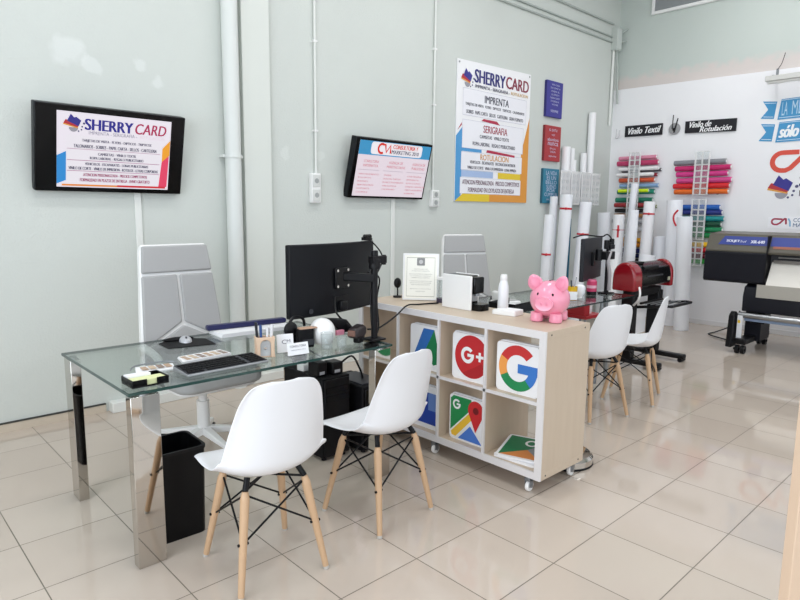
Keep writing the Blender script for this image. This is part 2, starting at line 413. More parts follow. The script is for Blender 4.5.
# ceiling battens
for k, (bx_, by_) in enumerate(BATTENS):
    t = thing('ceiling_lamp', 'white fluorescent batten hanging under the ceiling', 'ceiling light', (bx_, by_, 4.66), 0, 'ceiling battens')
    B().box(-.75, .75, -.06, .06, .02, .10).box(-.5, -.48, -.01, .01, .10, .24).box(.48, .5, -.01, .01, .10, .24).build('housing', M_WHITE, t, bevel=.004)
    B().cyl((-.72, -.03, 0), (.72, -.03, 0), .014).cyl((-.72, .03, 0), (.72, .03, 0), .014).build('tube', mat('tube_light', '#FFFDF6', .4, emit=6.0), t)

def conduit(label, x, z0, z1, y=WY, r=.011, clips=()):
    t = thing('cable_conduit', label, 'conduit', (x, y - r - .006, 0))
    B().cyl((0, 0, z0), (0, 0, z1), r, n=12).build('tube', M_TRUNK, t)
    if clips:
        c = B()
        for z in clips: c.box(-.02, .02, -.014, .017, z - .008, z + .008)
        c.build('clip', M_WHITE, t)
    return t
conduit('thin white vertical conduit dropping to the double socket left of the tilted price screen', 3.243, 1.78, CEIL, clips=(2.15, 2.9, 3.6))
conduit('thin white vertical conduit dropping behind the screen headed with a red monogram', 4.74, 1.68, CEIL, clips=(2.55, 3.1, 3.6))
def socket(label, x, z, w, h):
    t = thing('wall_socket', label, 'socket', (x, WY, z))
    B().box(-w / 2, w / 2, -.045, 0, 0, h).build('housing', M_WHITE, t, bevel=.006)
    for k in (0, 1):
        z0 = h * (.06 + .48 * k)
        s = B().box(-w * .38, w * .38, -.052, -.044, z0, z0 + h * .40).build('socket_plate', mat('socket_grey', '#D5D7D4', .4, noise=.02), t, bevel=.004)
        B().cyl((0, -.0535, z0 + h * .2), (0, -.05, z0 + h * .2), w * .22, n=16).build('socket_hole', mat('socket_hole', '#9FA3A2', .5, noise=.03), s)
socket('white double socket box at the foot of the conduit above the desk monitor', 3.228, 1.523, .10, .26)
socket('white double socket box at the lower right corner of the smaller tilted screen', 4.76, 1.505, .115, .175)
for lab, x, z0, z1 in (('white cable trunking running down the wall under the large black screen at left', 1.68, .08, 1.66),
                       ('white cable trunking running down the wall under the screen with the red monogram', 4.18, .08, 1.66)):
    tag(B().box(-.024, .024, -.016, 0, z0, z1).build('cable_trunking', M_TRUNK, bevel=.003, loc=(x, WY, 0)), lab, 'trunking')
# conduits high on the back wall to the corner box
for lab, z, dz, r in (('lower of the paired grey conduits running high along the green wall', 3.80, .03, .012), ('upper of the paired grey conduits running high along the green wall', 3.87, .03, .012), ('topmost grey conduit running high along the green wall, apart from the pair', 4.07, .0, .014)):
    tag(B().cyl((3.0, 0, 0), (8.33, 0, dz), r, n=10).build('cable_conduit', mat('grey_conduit', '#AEB6B1', .45, noise=.03), loc=(0, WY - r - .004, z)), lab, 'conduit')
jb = thing('junction_box', 'pale grey junction box high in the corner where the conduits meet', 'junction box', (8.39, WY, 3.72))
B().box(-.07, .07, -.09, 0, 0, .30).build('housing', mat('grey_box', '#C3CAC5', .5, noise=.02), jb, bevel=.005)
B().box(-.06, .06, -.094, -.088, .02, .28).build('cover', mat('grey_cover', '#CDD3CF', .5, noise=.02), jb, bevel=.003)
B().cyl((.05, -.045, .22), (.125, -.14, .30), .013).cyl((.05, -.045, .12), (.125, -.13, .14), .013).build('cable_gland', mat('grey_conduit', '#AEB6B1'), jb)
tag(B().cyl((0, 0, 2.70), (0, 0, 3.72), .018, n=12).build('cable_conduit', M_TRUNK, loc=(8.36, WY - .024, 0)), 'straight white conduit dropping from the corner junction box', 'conduit')
tag(B().cyl((0, 0, 3.72), (.045, -.03, 3.0), .014, n=12).build('cable_conduit', mat('grey_conduit', '#AEB6B1'), loc=(8.40, WY - .05, 0)), 'slanting grey conduit beside the white one below the corner junction box', 'conduit')
# ------------------------------------------------------------------ signs on the back wall
def bird_logo(t, s, x, z, y, em=None):
    """fanned cards over a grey disc"""
    I = (lambda h: glow(h)) if em else ink
    P = lambda pts: [(x + a * s, z + b * s) for a, b in pts]
    B().flat(arc(x + .58 * s, z + .22 * s, .26 * s, 180, 360, 14), y).build('logo_disc', I('#9B9AA4'), t)
    B().flat(P([(0, .36), (.8, .18), (.86, .32), (.06, .5)]), y - .0006).build('logo_card', I('#E2A24A'), t)
    B().flat(P([(.02, .44), (.8, .24), (.9, .52), (.14, .66)]), y - .0012).build('logo_card', I('#B8303A'), t)
    B().flat(P([(.22, .58), (.86, .30), (1.0, .66), (.72, .86), (.62, .80), (.42, 1.0), (.34, .84)]), y - .0018).build('logo_card', I('#332F8C'), t)
    d = B()
    for a, c, r in ((1.06, .30, .055), (1.16, .5, .07), (1.02, .12, .05), (.86, .02, .05)): d.flat(arc(x + a * s, z + c * s, r * s, 0, 360, 10)[:-1], y - .0006)
    d.build('logo_dot', I('#55557A'), t)

pt = thing('poster', 'large white printed poster with blue and orange borders on the green wall', 'poster', (5.09, WY - .003, 1.573))
PW, PH = 1.335, 1.50
B().prism([(0, 0), (PW, 0), (PW, PH + .03), (0, PH)], -.012, 0).build('board', M_PAPER, pt)
y = -.0135
B().flat([(0, 0), (.10, 0), (.10, .62), (0, .62)], y).rect(.09, .44, .545, .585, y - .0002).flat([(0, .60), (.10, .60), (.10, .80), (0, .70)], y - .0004).build('blue_border', ink('#4F9BD3'), pt)
B().flat([(0, 0), (.6, 0), (.6, .09), (.14, .09)], y - .0004).rect(.75, 1.2, .27, .34, y).build('yellow_border', ink('#E6C832'), pt)
B().flat([(.6, 0), (PW, 0), (PW, .95), (1.19, .62), (1.19, .09), (.6, .09)], y - .0004).flat([(PW, .4), (PW, 1.02), (1.2, .62)], y - .0006).build('orange_border', ink('#E0983C'), pt)
B().rect(.10, .66, .27, .34, y).build('pale_border', ink('#A9C0E4'), pt)
B().flat([(.42, .895), (.76, .875), (.70, .915), (.46, .92)], y - .0016).flat([(.52, .555), (1.06, .53), (1.06, .555), (.54, .585)], y - .0016).flat([(.02, .76), (.09, .82), (.09, .85)], y - .0006).build('crimson_accent', ink('#B42A4A'), pt)
for (x0, x1, z0, z1) in ((.10, 1.26, .93, 1.215), (.10, 1.22, .58, .885), (.09, 1.21, .345, .54), (.08, 1.20, .085, .265)):
    B().rect(x0, x1, z0, z1, y - .0009).build('text_panel', ink('#F1F1F6'), pt)
    e = B()
    for a, c, d, f in ((x0, x1, z0, z0 + .003), (x0, x1, z1 - .003, z1), (x0, x0 + .003, z0, z1), (x1 - .003, x1, z0, z1)): e.rect(a, c, d, f, y - .0012)
    e.build('panel_outline', ink('#B9BACB'), pt)
bird_logo(pt, .185, .06, 1.235, y - .001)
yt = y - .0022
B().text('SHERRY', .29, .83, 1.295, 1.435, yt, bold=.006).build('lettering', ink('#2B2A78'), pt)
B().text('CARD', .85, 1.29, 1.305, 1.44, yt, bold=.004).build('lettering', ink('#8A2440'), pt)
B().text('IMPRENTA - SERIGRAFIA -', .30, .92, 1.24, 1.275, yt, bold=.001).build('lettering', ink('#55556A'), pt)
B().text('ROTULACION', .95, 1.28, 1.245, 1.28, yt, bold=.001).build('lettering', ink('#D8B47A'), pt)
dk = B(); bo = dict(bold=.0007)
dk.text('IMPRENTA', .47, .91, 1.095, 1.175, yt, bold=.0015)
dk.text('TARJETAS DE VISITA   FLYERS   DIPTICOS   TRIPTICOS   CALENDARIOS', .14, 1.22, 1.03, 1.068, yt, **bo)
dk.text('SOBRES   PAPEL CARTA   SELLOS   CARTELERIA   GRAN FORMATO', .16, 1.20, .955, .993, yt, **bo)
dk.text('CAMISETAS   VINILO TEXTIL', .40, .94, .705, .742, yt, **bo).text('ROPA LABORAL   REGALO PUBLICITARIO', .28, 1.06, .62, .66, yt, **bo)
dk.text('VEHICULOS   ESCAPARATES   DECORACION INTERIOR', .24, 1.08, .42, .452, yt, **bo).text('VINILO DE CORTE   VINILO DE IMPRESION   LONA IMPRESA', .2, 1.1, .36, .392, yt, **bo)
dk.build('lettering', ink('#34344A'), pt)
B().text('SERIGRAFIA', .46, .90, .77, .85, yt, bold=.0015).build('lettering', ink('#A8324A'), pt)
B().text('ROTULACION', .42, .94, .465, .53, yt, bold=.0015).build('lettering', ink('#D9A05A'), pt)
B().text('ATENCION PERSONALIZADA   PRECIOS COMPETITIVOS', .12, 1.17, .188, .238, yt, **bo).text('FORMALIDAD EN LOS PLAZOS DE ENTREGA', .22, 1.07, .105, .155, yt, **bo).build('lettering', ink('#6A4258'), pt)
for sx_, sz_ in ((.03, PH - .03), (PW - .03, PH)):
    B().cyl((sx_, -.018, sz_), (sx_, -.012, sz_), .010, n=12).build('screw', M_STEEL, pt)

def plaque(label, z, colr, side, lines):
    t = thing('wall_plaque', label, 'plaque', (6.745, WY, z), 0, None)
    B().box(0, .36, -.035, 0, 0, .44).build('panel', ink(colr), t, bevel=.003)
    B().box(-.002, .001, -.034, -.001, .003, .437).build('edge', ink(side), t)
    l = B()
    for (s, x0, x1, z0, z1) in lines: l.text(s, x0, x1, z0, z1, -.0368)
    l.build('lettering', ink('#C9CBE4'), t)
plaque('indigo blue plaque, top of the three beside the large poster', 2.655, '#39368F', '#2A2770',
       [('VIVE CADA', .10, .28, .385, .405), ('DIA COMO SI', .08, .29, .345, .365), ('FUERA EL', .10, .28, .305, .325), ('ULTIMO Y', .10, .28, .265, .285), ('SUENA COMO', .08, .29, .225, .245), ('SI FUERAS A', .09, .28, .185, .205), ('VIVIR', .12, .26, .145, .165), ('SIEMPRE', .10, .27, .06, .09)])
plaque('red plaque in the middle of the three beside the large poster', 2.11, '#A82F35', '#7E2228',
       [('EL EXITO', .09, .27, .37, .40), ('NO', .15, .22, .315, .34), ('abandona', .06, .31, .25, .29), ('nunca', .07, .30, .195, .235), ('EN LA', .12, .25, .145, .168), ('VIDA', .12, .25, .105, .128), ('SIEMPRE', .10, .27, .05, .07)])
plaque('teal plaque, lowest of the three beside the large poster', 1.575, '#2B7C97', '#1F5B70',
       [('LA VIDA', .06, .31, .36, .41), ('ES UN', .08, .29, .30, .35), ('BELLO', .06, .31, .245, .29), ('SUENO', .08, .30, .185, .235), ('POR', .09, .28, .145, .18), ('CUMPLIR', .04, .33, .09, .135), ('DIA A DIA', .09, .27, .04, .06)])

# ------------------------------------------------------------------ wall screens
def television(label, x, z):
    t = thing('wall_television', label, 'television', (x, WY, z))
    return t
TILT = math.atan2(.14, .54)
def tv_matrix():
    return Matrix.Translation((0, -.05, 0)) @ Matrix.Rotation(TILT, 4, 'X')
TM = tv_matrix()
def tv_body(t, w, h, bez):
    B().box(0, w, -.0, .07, 0, h).move(TM).build('housing', mat('tv_side', '#12151A', .4, spec=.2, noise=.05), t, bevel=.006)
    B().box(0.002, w - .002, -.008, .0, .002, h - .002).move(TM).build('bezel', M_BLACKG, t, bevel=.003)
    B().box(w * .38, w * .62, -.09, .06, h * .35, h * .65).move(Matrix.Translation((0, .10, -.02))).build('wall_bracket', M_BLACKM, t)
tv = television('large black wall screen at left showing a white page of print services', 1.018, 1.568)
W1, H1 = .962, .557
tv_body(tv, W1, H1, 0)
S = Matrix.Translation((.125, -.0095, .032))
def tvp(bb, name, m): return bb.move(TM @ Matrix.Translation((.125, -.0095, .032))).build(name, m, tv)
SW, SH = .735, .487
tvp(B().rect(0, SW, 0, SH, 0), 'screen', glow('#F6F0FA', .95))
tvp(B().flat([(0, .02), (.055, .045), (.055, .235), (0, .205)], -.0008), 'blue_flash', glow('#2E8FD8'))
tvp(B().flat([(SW - .07, .02), (SW - .01, .02), (SW - .005, .26), (SW - .055, .20)], -.0008), 'pink_flash', glow('#E8486A'))
tvp(B().flat([(SW - .055, .20), (SW - .002, .25), (SW - .002, .355), (SW - .055, .295)], -.0010), 'amber_flash', glow('#F4A62E'))
tvp(B().rect(.03, .38, .008, .02, -.001), 'footer_band', glow('#E88C3A'))
tvp(B().rect(.38, SW - .02, .008, .022, -.001), 'footer_band', glow('#D2343C'))
tvp(B().rect(.055, SW - .07, .022, .34, -.0012), 'text_panel', glow('#F8F4FC', .92))
def logo_on_tv():
    before = set(COL.objects)
    bird_logo(tv, .108, .035, .365, -.001, em=True)
    for o in set(COL.objects) - before:
        for v in o.data.vertices: v.co = TM @ Matrix.Translation((.125, -.0095, .032)) @ v.co
logo_on_tv()
tvp(B().text('SHERRY', .168, .470, .380, .452, -.0015, bold=.004), 'lettering', glow('#2C2A8E'))
tvp(B().text('CARD', .482, .694, .380, .452, -.0015, slant=.15, bold=.002), 'lettering', glow('#B02E58'))
tvp(B().text('IMPRENTA - SERIGRAFIA -', .19, .50, .352, .374, -.0015), 'lettering', glow('#7A7890'))
tvp(B().text('ROTULACION', .52, .69, .352, .372, -.0015), 'lettering', glow('#E4D0DC'))
l = B()
l.text('TARJETAS DE VISITA - FLYERS - DIPTICOS - TRIPTICOS', .15, .60, .298, .32, -.0015, bold=.0009).text('TALONARIOS - SOBRES - PAPEL CARTA - SELLOS - CARTELERIA', .10, .64, .262, .284, -.0015, bold=.0009)
l.text('CAMISETAS - VINILO TEXTIL', .25, .50, .218, .236, -.0015, bold=.0009).text('ROPA LABORAL - REGALO PUBLICITARIO', .20, .55, .19, .208, -.0015, bold=.0009)
l.text('VEHICULOS - ESCAPARATES - LONAS PUBLICITARIAS', .17, .585, .15, .168, -.0015, bold=.0009).text('VINILO DE CORTE - VINILO DE IMPRESION - ROTULOS - LETRAS CORPOREAS', .07, .655, .118, .138, -.0015, bold=.0009)
tvp(l, 'lettering', glow('#4A4862'))
tvp(B().text('ATENCION PERSONALIZADA - PRECIOS COMPETITIVOS', .16, .58, .076, .096, -.0015, bold=.0009).text('FORMALIDAD EN PLAZOS DE ENTREGA - ENVIO GRATUITO', .14, .60, .04, .062, -.0015, bold=.0009), 'lettering', glow('#9A4468'))
tvp(B().rect(.06, SW - .07, .252, .255, -.0014).rect(.06, SW - .07, .108, .112, -.0014).rect(.06, SW - .07, .178, .182, -.0014), 'rule', glow('#B07A98'))

tv = television('smaller tilted black wall screen with a red monogram on a blue header', 3.565, 1.578)
W2, H2 = .982, .557
tv_body(tv, W2, H2, 0)
def tvq(bb, name, m): return bb.move(TM @ Matrix.Translation((.045, -.0095, .022))).build(name, m, tv)
SW, SH = .918, .513
tvq(B().rect(0, SW, 0, SH, 0), 'screen', glow('#EFE2EC', .95))
tvq(B().rect(0, SW, .385, SH, -.0008), 'header_band', glow('#3C96C8'))
tvq(B().flat(rrect(.14, .80, .395, .508, .03), -.0012), 'header_panel', glow('#F4F0F6'))
b = B()
ribbon(b, arc(.27, .452, .042, 60, 300, 16), .022, -.0016)
ribbon(b, [(.29, .488), (.31, .49), (.33, .42), (.375, .488), (.385, .412)], .022, -.0017)
tvq(b, 'monogram', glow('#D8382E'))
tvq(B().text('CONSULTORIA Y', .41, .74, .458, .498, -.0016, bold=.0015), 'lettering', glow('#D24038'))
tvq(B().text('MARKETING 2010', .40, .76, .41, .448, -.0016, bold=.0012), 'lettering', glow('#5A5A6C'))
l = B()
for i, (h1, h2, rows) in enumerate((('CONSULTORIA', 'INFORMATICA', ('MANTENIMIENTO', 'EQUIPOS', 'REDES', 'SERVIDORES', 'SOPORTE', 'COPIAS')), ('AGENCIA DE', 'MARKETING ONLINE', ('WEB', 'SOCIAL MEDIA', 'POSICIONAMIENTO', 'ANALITICA', 'CAMPANAS')), ('AGENCIA DE', 'PUBLICIDAD', ('CARTELERIA', 'IMPRENTA', 'ROTULACION', 'DISENO GRAFICO', 'MERCHANDISING', 'FERIAS')))):
    x0 = .06 + i * .31
    l.text(h1, x0 + .02, x0 + .20, .315, .34, -.0012).text(h2, x0 + (.0 if i == 1 else .02), x0 + (.24 if i == 1 else .2), .275, .30, -.0012)
    for k, r in enumerate(rows): l.text(r, x0 - .02, x0 - .02 + .015 * len(r) + .05, .20 - k * .034, .214 - k * .034, -.0012)
tvq(l, 'lettering', glow('#C8505A'))
l = B()
for i in range(3): l.rect(.02 + i * .31, .28 + i * .31, .245, .249, -.001)
tvq(l, 'rule', glow('#B0A4B4'))

# ------------------------------------------------------------------ end wall: signs, decals, lamp, racks (local x runs along -Y)
RZ = -PI / 2
def endwall(name, label, cat, yw, zw, group=None): return thing(name, label, cat, (WX, yw, zw), RZ, group)
s1 = endwall('wall_sign', 'black sign with white script above the left rack of vinyl rolls', 'sign', 4.355, 2.53)
B().hexa([(0, -.02, 0), (.535, -.02, -.008), (.535, 0, -.008), (0, 0, 0), (0, -.02, .15), (.535, -.02, .145), (.535, 0, .145), (0, 0, .15)]).build('board', mat('sign_black', '#0C0B16', .35, noise=.05), s1)
B().text('Vinilo Textil', .03, .49, .03, .118, -.0215, slant=.3, bold=.0035).build('lettering', ink('#F2F2F4'), s1)
s2 = endwall('wall_sign', 'wider black sign with two lines of white script above the right rack', 'sign', 3.515, 2.515)
B().hexa([(0, -.02, 0), (.63, -.02, -.022), (.63, 0, -.022), (0, 0, 0), (0, -.02, .152), (.63, -.02, .135), (.63, 0, .135), (0, 0, .152)]).build('board', mat('sign_black', '#0C0B16'), s2)
B().text('Vinilo de', .04, .32, .062, .138, -.0215, slant=.3, bold=.003).text('Rotulaci\u00f3n', .19, .57, -.002, .066, -.0218, slant=.3, bold=.003).build('lettering', ink('#F2F2F4'), s2)
ck = endwall('wall_clock', 'small grey scissor-handed wall clock between the two black signs', 'clock', 3.655, 2.585)
B().cyl((0, -.025, 0), (0, 0, 0), .075, n=28).build('dial', mat('clock_grey', '#9A9A9C', .4, noise=.05), ck, bevel=.004)
B().prism([(-.008, -.05), (.012, -.05), (.05, .13), (.038, .135)], -.034, -.028).build('clock_hand', M_BLACK, ck)
B().prism([(-.03, .0), (-.02, .0), (-.015, .18), (-.025, .18)], -.034, -.028).build('clock_hand', M_BLACK, ck)
B().ellipsoid((0, -.03, -.01), (.022, .012, .022), 12, 8).build('hub', M_BLACK, ck)
hk = endwall('wall_hook', 'small white adhesive hook by the corner, left of the first black sign', 'hook', 4.46, 2.52)
B().tube([(-.025, -.01, .13), (-.028, -.012, .04), (-.02, -.03, .005), (.01, -.04, .0), (.025, -.03, .03), (.025, -.02, .11)], .007).build('hook', mat('hook_grey', '#CFCFD2', .4, noise=.02), hk)
B().box(-.035, -.015, -.012, 0, .02, .14).build('plate', M_WHITE, hk, bevel=.004)
kn = endwall('round_knob', 'small round black knob on the wall beside the right vinyl rack', 'knob', 3.03, 1.745)
B().lathe([(.012, 0), (.012, .02), (.034, .026), (.036, .042), (.02, .05)], 20).move(Matrix.Rotation(PI / 2, 4, 'X')).build('knob_cap', M_BLACK, kn)
B().cyl((0, -.004, 0), (0, 0, 0), .042, n=20).build('base_ring', M_WHITE, kn)

def banner(label, z, h, s, x0, font):
    t = endwall('wall_banner', label, 'banner', 2.62, z)
    c = ink('#3F93C6')
    B().prism([(0, .03), (.145, .015), (.165, .215), (.01, .232), (.075, .13)], -.003, 0).build('ribbon_tail', c, t)
    B().prism([(.185, 0), (1.5, .02), (1.5, .272), (.21, .235)], -.006, 0).build('ribbon', c, t)
    B().flat([(.20, .018), (1.5, .04), (1.5, .046), (.20, .024)], -.0072).flat([(.212, .220), (1.5, .254), (1.5, .260), (.212, .226)], -.0072).flat([(.03, .045), (.14, .033), (.14, .04), (.03, .052)], -.0042).flat([(.03, .205), (.155, .194), (.155, .2), (.03, .212)], -.0042).build('ribbon_line', ink('#DCEAF4'), t)
    return t
t = banner('blue wall banner with thin lettering, the upper of two over the wide printer', 2.585, .25, '', 0, 0)
B().text('LA', .225, .285, .045, .20, -.0075, shear=.03).text('MEN', .33, .50, .05, .205, -.0075, shear=.03).build('lettering', ink('#BBD8EA'), t)
t = banner('blue wall banner with bold lettering, the lower of two over the wide printer', 2.32, .25, '', 0, 0)
B().text('s\u00f3lo', .22, .41, .05, .195, -.0075, slant=.15, shear=.03, bold=.008).build('lettering', ink('#F4F6F8'), t)
# big red monogram and card logo painted on the wall
t = endwall('wall_decal', 'large red monogram stuck on the white wall under the blue banners', 'decal', 2.47, 1.96)
b = B()
ribbon(b, [(.30, .235), (.14, .235)] + arc(.13, .13, .105, 90, 270, 14) + [(.17, .025), (.22, .05), (.40, .25)], .055, -.004)
ribbon(b, [(.40, .25), (.43, .25), (.44, .03), (.62, .25), (.64, .02)], .055, -.0045)
b.build('monogram', ink('#D9503F'), t)
t = endwall('wall_decal', 'fanned cards logo stuck on the wall between the red monogram and the printer', 'decal', 2.475, 1.63)
bird_logo(t, .27, 0, .03, -.004)
B().text('SH', .34, .50, .16, .30, -.004, bold=.006).build('lettering', ink('#2B2A78'), t)
B().text('IM', .345, .43, .05, .12, -.004).build('lettering', ink('#55556A'), t)
t = endwall('wall_sign', 'small white sign with a red and blue monogram on the wall just over the printer', 'sign', 2.43, 1.33)
B().prism([(0, -.03), (.70, -.06), (.70, .115), (0, .10)], -.004, 0).build('plate', ink('#F6F6FA'), t)
b = B(); ribbon(b, [(.155, .075), (.09, .078)] + arc(.075, .045, .034, 90, 270, 10) + [(.1, .012), (.13, .03), (.18, .085), (.19, .085), (.195, .015)], .020, -.0055); b.build('monogram', ink('#A8304E'), t)
b = B(); ribbon(b, [(.215, .085), (.235, .05), (.24, -.01)], .018, -.0055); b.build('monogram', ink('#8CB8D8'), t)
B().text('CON', .27, .40, .045, .09, -.0055).text('MAR', .27, .40, -.015, .03, -.0055).build('lettering', ink('#4A6A92'), t)
# sign lamp on brackets
t = endwall('sign_lamp', 'white tube lamp on a bracket high on the end wall', 'lamp', 2.545, 3.01)
B().box(0, 1.5, -.22, -.14, .0, .06).build('housing', mat('lamp_grey', '#CFCFCB', .4, noise=.02), t, bevel=.006)
B().cyl((.02, -.18, -.012), (1.48, -.18, -.012), .018, n=14).build('tube', mat('tube_off', '#E6E6E2', .3, noise=.01), t)
B().box(.05, .075, -.16, 0, .06, .075).box(.05, .075, -.012, 0, .06, .17).box(1.38, 1.405, -.16, 0, .06, .075).build('bracket', M_GREYMETAL, t)
B().tube([(.06, -.01, .16), (.1, -.012, .22), (.13, -.012, .34)], .004).build('wire', M_BLACK, t)

# vinyl racks: rolls lie level on the wall in clear plates with rings
def vroll(label, yc, z, L, colr, group, r=.03, off=.05, cap=None):
    t = thing('vinyl_roll', label, 'vinyl roll', (WX - off - r, yc, z), RZ, group)
    B().cyl((-L / 2, 0, 0), (L / 2, 0, 0), r, n=16).build('roll', mat('vinyl_' + colr.lstrip('#').lower(), colr, .35, noise=.03), t, bevel=.004)
    c = B()
    for sgn in (-1, 1): c.cyl((sgn * L / 2 - sgn * .004, 0, 0), (sgn * (L / 2 + .006), 0, 0), r * .55, n=12)
    c.build('core', M_WHITE if cap is None else mat('core_dark', cap, .5, noise=.05), t)
    return t
def zr(ypx, y0, z0, k): return z0 - (ypx - y0) * k
RACK1 = [  # name, z, left y, right y, colour, radius, standoff
    ('light pink', 2.228, 4.40, 3.86, '#D98AA4', .028, .02), ('crimson pink', 2.155, 4.41, 3.82, '#B83A66', .036, .03),
    ('white', 2.075, 4.38, 3.80, '#EDEBEC', .026, .06), ('dark grey', 2.055, 4.36, 3.79, '#5A5A60', .024, .0), ('second white', 1.995, 4.40, 3.87, '#F0EFEF', .026, .06), ('maroon', 1.99, 4.36, 3.84, '#9A2438', .024, .0),
    ('orange red', 1.92, 4.37, 3.86, '#CB5432', .032, .03), ('pale blue', 1.842, 4.36, 3.80, '#86A8CE', .028, .03), ('neon yellow', 1.772, 4.36, 3.92, '#D2F01E', .024, .07), ('sea green', 1.760, 4.40, 3.86, '#1F8A72', .034, .0),
    ('bottle green', 1.645, 4.41, 3.87, '#1E7860', .034, .02), ('brick red', 1.572, 4.41, 3.87, '#A03236', .030, .052), ('olive', 1.555, 4.3, 3.82, '#7C8A3A', .022, .0), ('black', 1.495, 4.41, 3.90, '#1A1A1C', .026, .03),
    ('tan', 1.425, 4.42, 3.90, '#A8794A', .028, .03), ('silver grey', 1.345, 4.44, 3.86, '#B4B6BA', .030, .03), ('pale grey', 1.235, 4.38, 3.86, '#C6C8CC', .034, .03),
    ('golden yellow', 1.08, 4.38, 3.86, '#E2A21E', .034, .03), ('amber', 1.01, 4.38, 3.86, '#CF8420', .03, .03), ('navy', .93, 4.38, 3.86, '#1E2A6A', .03, .03), ('dark blue', .86, 4.38, 3.86, '#182452', .03, .03), ('charcoal', .79, 4.38, 3.86, '#2A2A2E', .03, .03)]
for n, z, ya, yb, c, r, off in RACK1:
    vroll('%s vinyl roll in the left wall rack near the corner' % n, (ya + yb) / 2, z, ya - yb, c, 'vinyl rolls in the left rack', r, off)
RACK2 = [('slate grey', 2.125, 3.60, 2.95, '#85868C'), ('dark magenta', 2.05, 3.58, 2.89, '#C22468'), ('magenta pink', 1.975, 3.56, 2.92, '#CE3A86'), ('bright pink', 1.892, 3.55, 2.87, '#D04688'),
         ('scarlet', 1.822, 3.59, 2.89, '#D4262E'), ('orange', 1.748, 3.57, 2.90, '#E26A22'),
         ('royal blue', 1.545, 3.52, 2.98, '#2460B4'), ('navy blue', 1.48, 3.52, 2.95, '#22307C'), ('teal', 1.40, 3.52, 2.92, '#14898C'), ('deep green', 1.33, 3.52, 2.95, '#0E4A36'), ('emerald', 1.258, 3.52, 2.93, '#128050'), ('grass green', 1.183, 3.52, 2.94, '#16844A'),
         ('canary yellow', 1.06, 3.50, 2.97, '#F2C22A'), ('cherry red', .985, 3.50, 2.95, '#C4202A'), ('dark maroon', .91, 3.50, 2.95, '#6A1A26'), ('leaf green', .84, 3.50, 2.95, '#2E9A3A')]
for n, z, ya, yb, c in RACK2:
    vroll('%s vinyl roll in the right wall rack beside the printer' % n, (ya + yb) / 2, z, ya - yb, c, 'vinyl rolls in the right rack', .034, .03)
def rack(label, yc, plates, w):
    t = endwall('vinyl_rack', label, 'rack', yc, 0)
    for (z0, z1, zs) in plates:
        b = B()
        xs = (-w / 2, 0, w / 2)
        for x in xs: b.box(x - .011, x + .011, -.128, -.118, z0, z1)
        for z in zs: b.box(-w / 2, w / 2, -.127, -.119, z - .009, z + .009)
        b.box(-w / 2 - .011, w / 2 + .011, -.127, -.119, z1 - .012, z1).box(-w / 2 - .011, w / 2 + .011, -.127, -.119, z0, z0 + .012)
        b.build('holder_frame', M_FROST, t, bevel=.004)
        B().box(-w / 2, w / 2, -.123, -.121, z0, z1).build('clear_plate', M_ACRYL, t)
    return t
rack('clear rack plates holding the left column of vinyl rolls', 4.13, [(1.70, 2.30, (2.19, 2.115, 2.035, 1.96, 1.88, 1.80)), (1.16, 1.68, (1.605, 1.53, 1.46, 1.385, 1.29)), (.74, 1.14, (1.045, .97, .895, .825))], .15)
rack('clear rack plates holding the right column of vinyl rolls', 3.22, [(1.70, 2.26, (2.088, 2.012, 1.935, 1.857, 1.785)), (1.12, 1.65, (1.512, 1.44, 1.365, 1.295, 1.22)), (.78, 1.10, (1.02, .95, .875))], .17)

# ------------------------------------------------------------------ tubes in a clear holder on the back wall
th = thing('tube_holder', 'clear perforated wall holder with paper tubes in the corner', 'tube holder', (6.99, WY, 1.56))
for k in range(4):
    x0 = .02 + k * .255
    B().box(x0, x0 + .23, -.125, -.118, 0, .44).build('front_plate', M_FROST, th, bevel=.004)
    for i in range(2):
        for j in range(5):
            cx, cz = x0 + .065 + i * .10, .05 + j * .083
            B().prism(sector(cx, cz, .020, .028, 0, 355, 14), -.1275, -.1255).build('hole_ring', mat('hole_grey', '#A6ACAE', .4, noise=.02), th)
B().box(0, 1.03, -.118, -.112, 0, .01).box(0, 1.03, -.118, 0, -.004, .008).build('shelf', M_ACRYL, th)
for lab, x, zt, r, n in (('short wide paper tube, leftmost in the clear wall holder', 7.26, 2.31, .055, 0), ('narrow paper tube tucked right behind the leftmost tube in the clear wall holder', 7.40, 2.30, .035, 0), ('shortest thin paper tube in the clear wall holder', 7.46, 2.15, .033, 0),
                         ('medium paper tube, second from the right in the clear wall holder', 7.70, 2.26, .042, 0), ('very tall thin paper tube, rightmost in the clear wall holder', 7.87, 2.81, .048, 0)):
    t = thing('paper_tube', lab, 'paper tube', (x - .05, WY - .06, 1.57), 0, 'paper tubes in the clear wall holder')
    B().lathe([(r, 0), (r, zt - 1.57), (r * .86, zt - 1.57), (r * .86, .02)], 20, caps=False).build('tube', M_PAPER, t)
    B().cyl((0, 0, .0), (0, 0, .012), r * .84, n=16).build('end_cap', M_PAPERB, t)

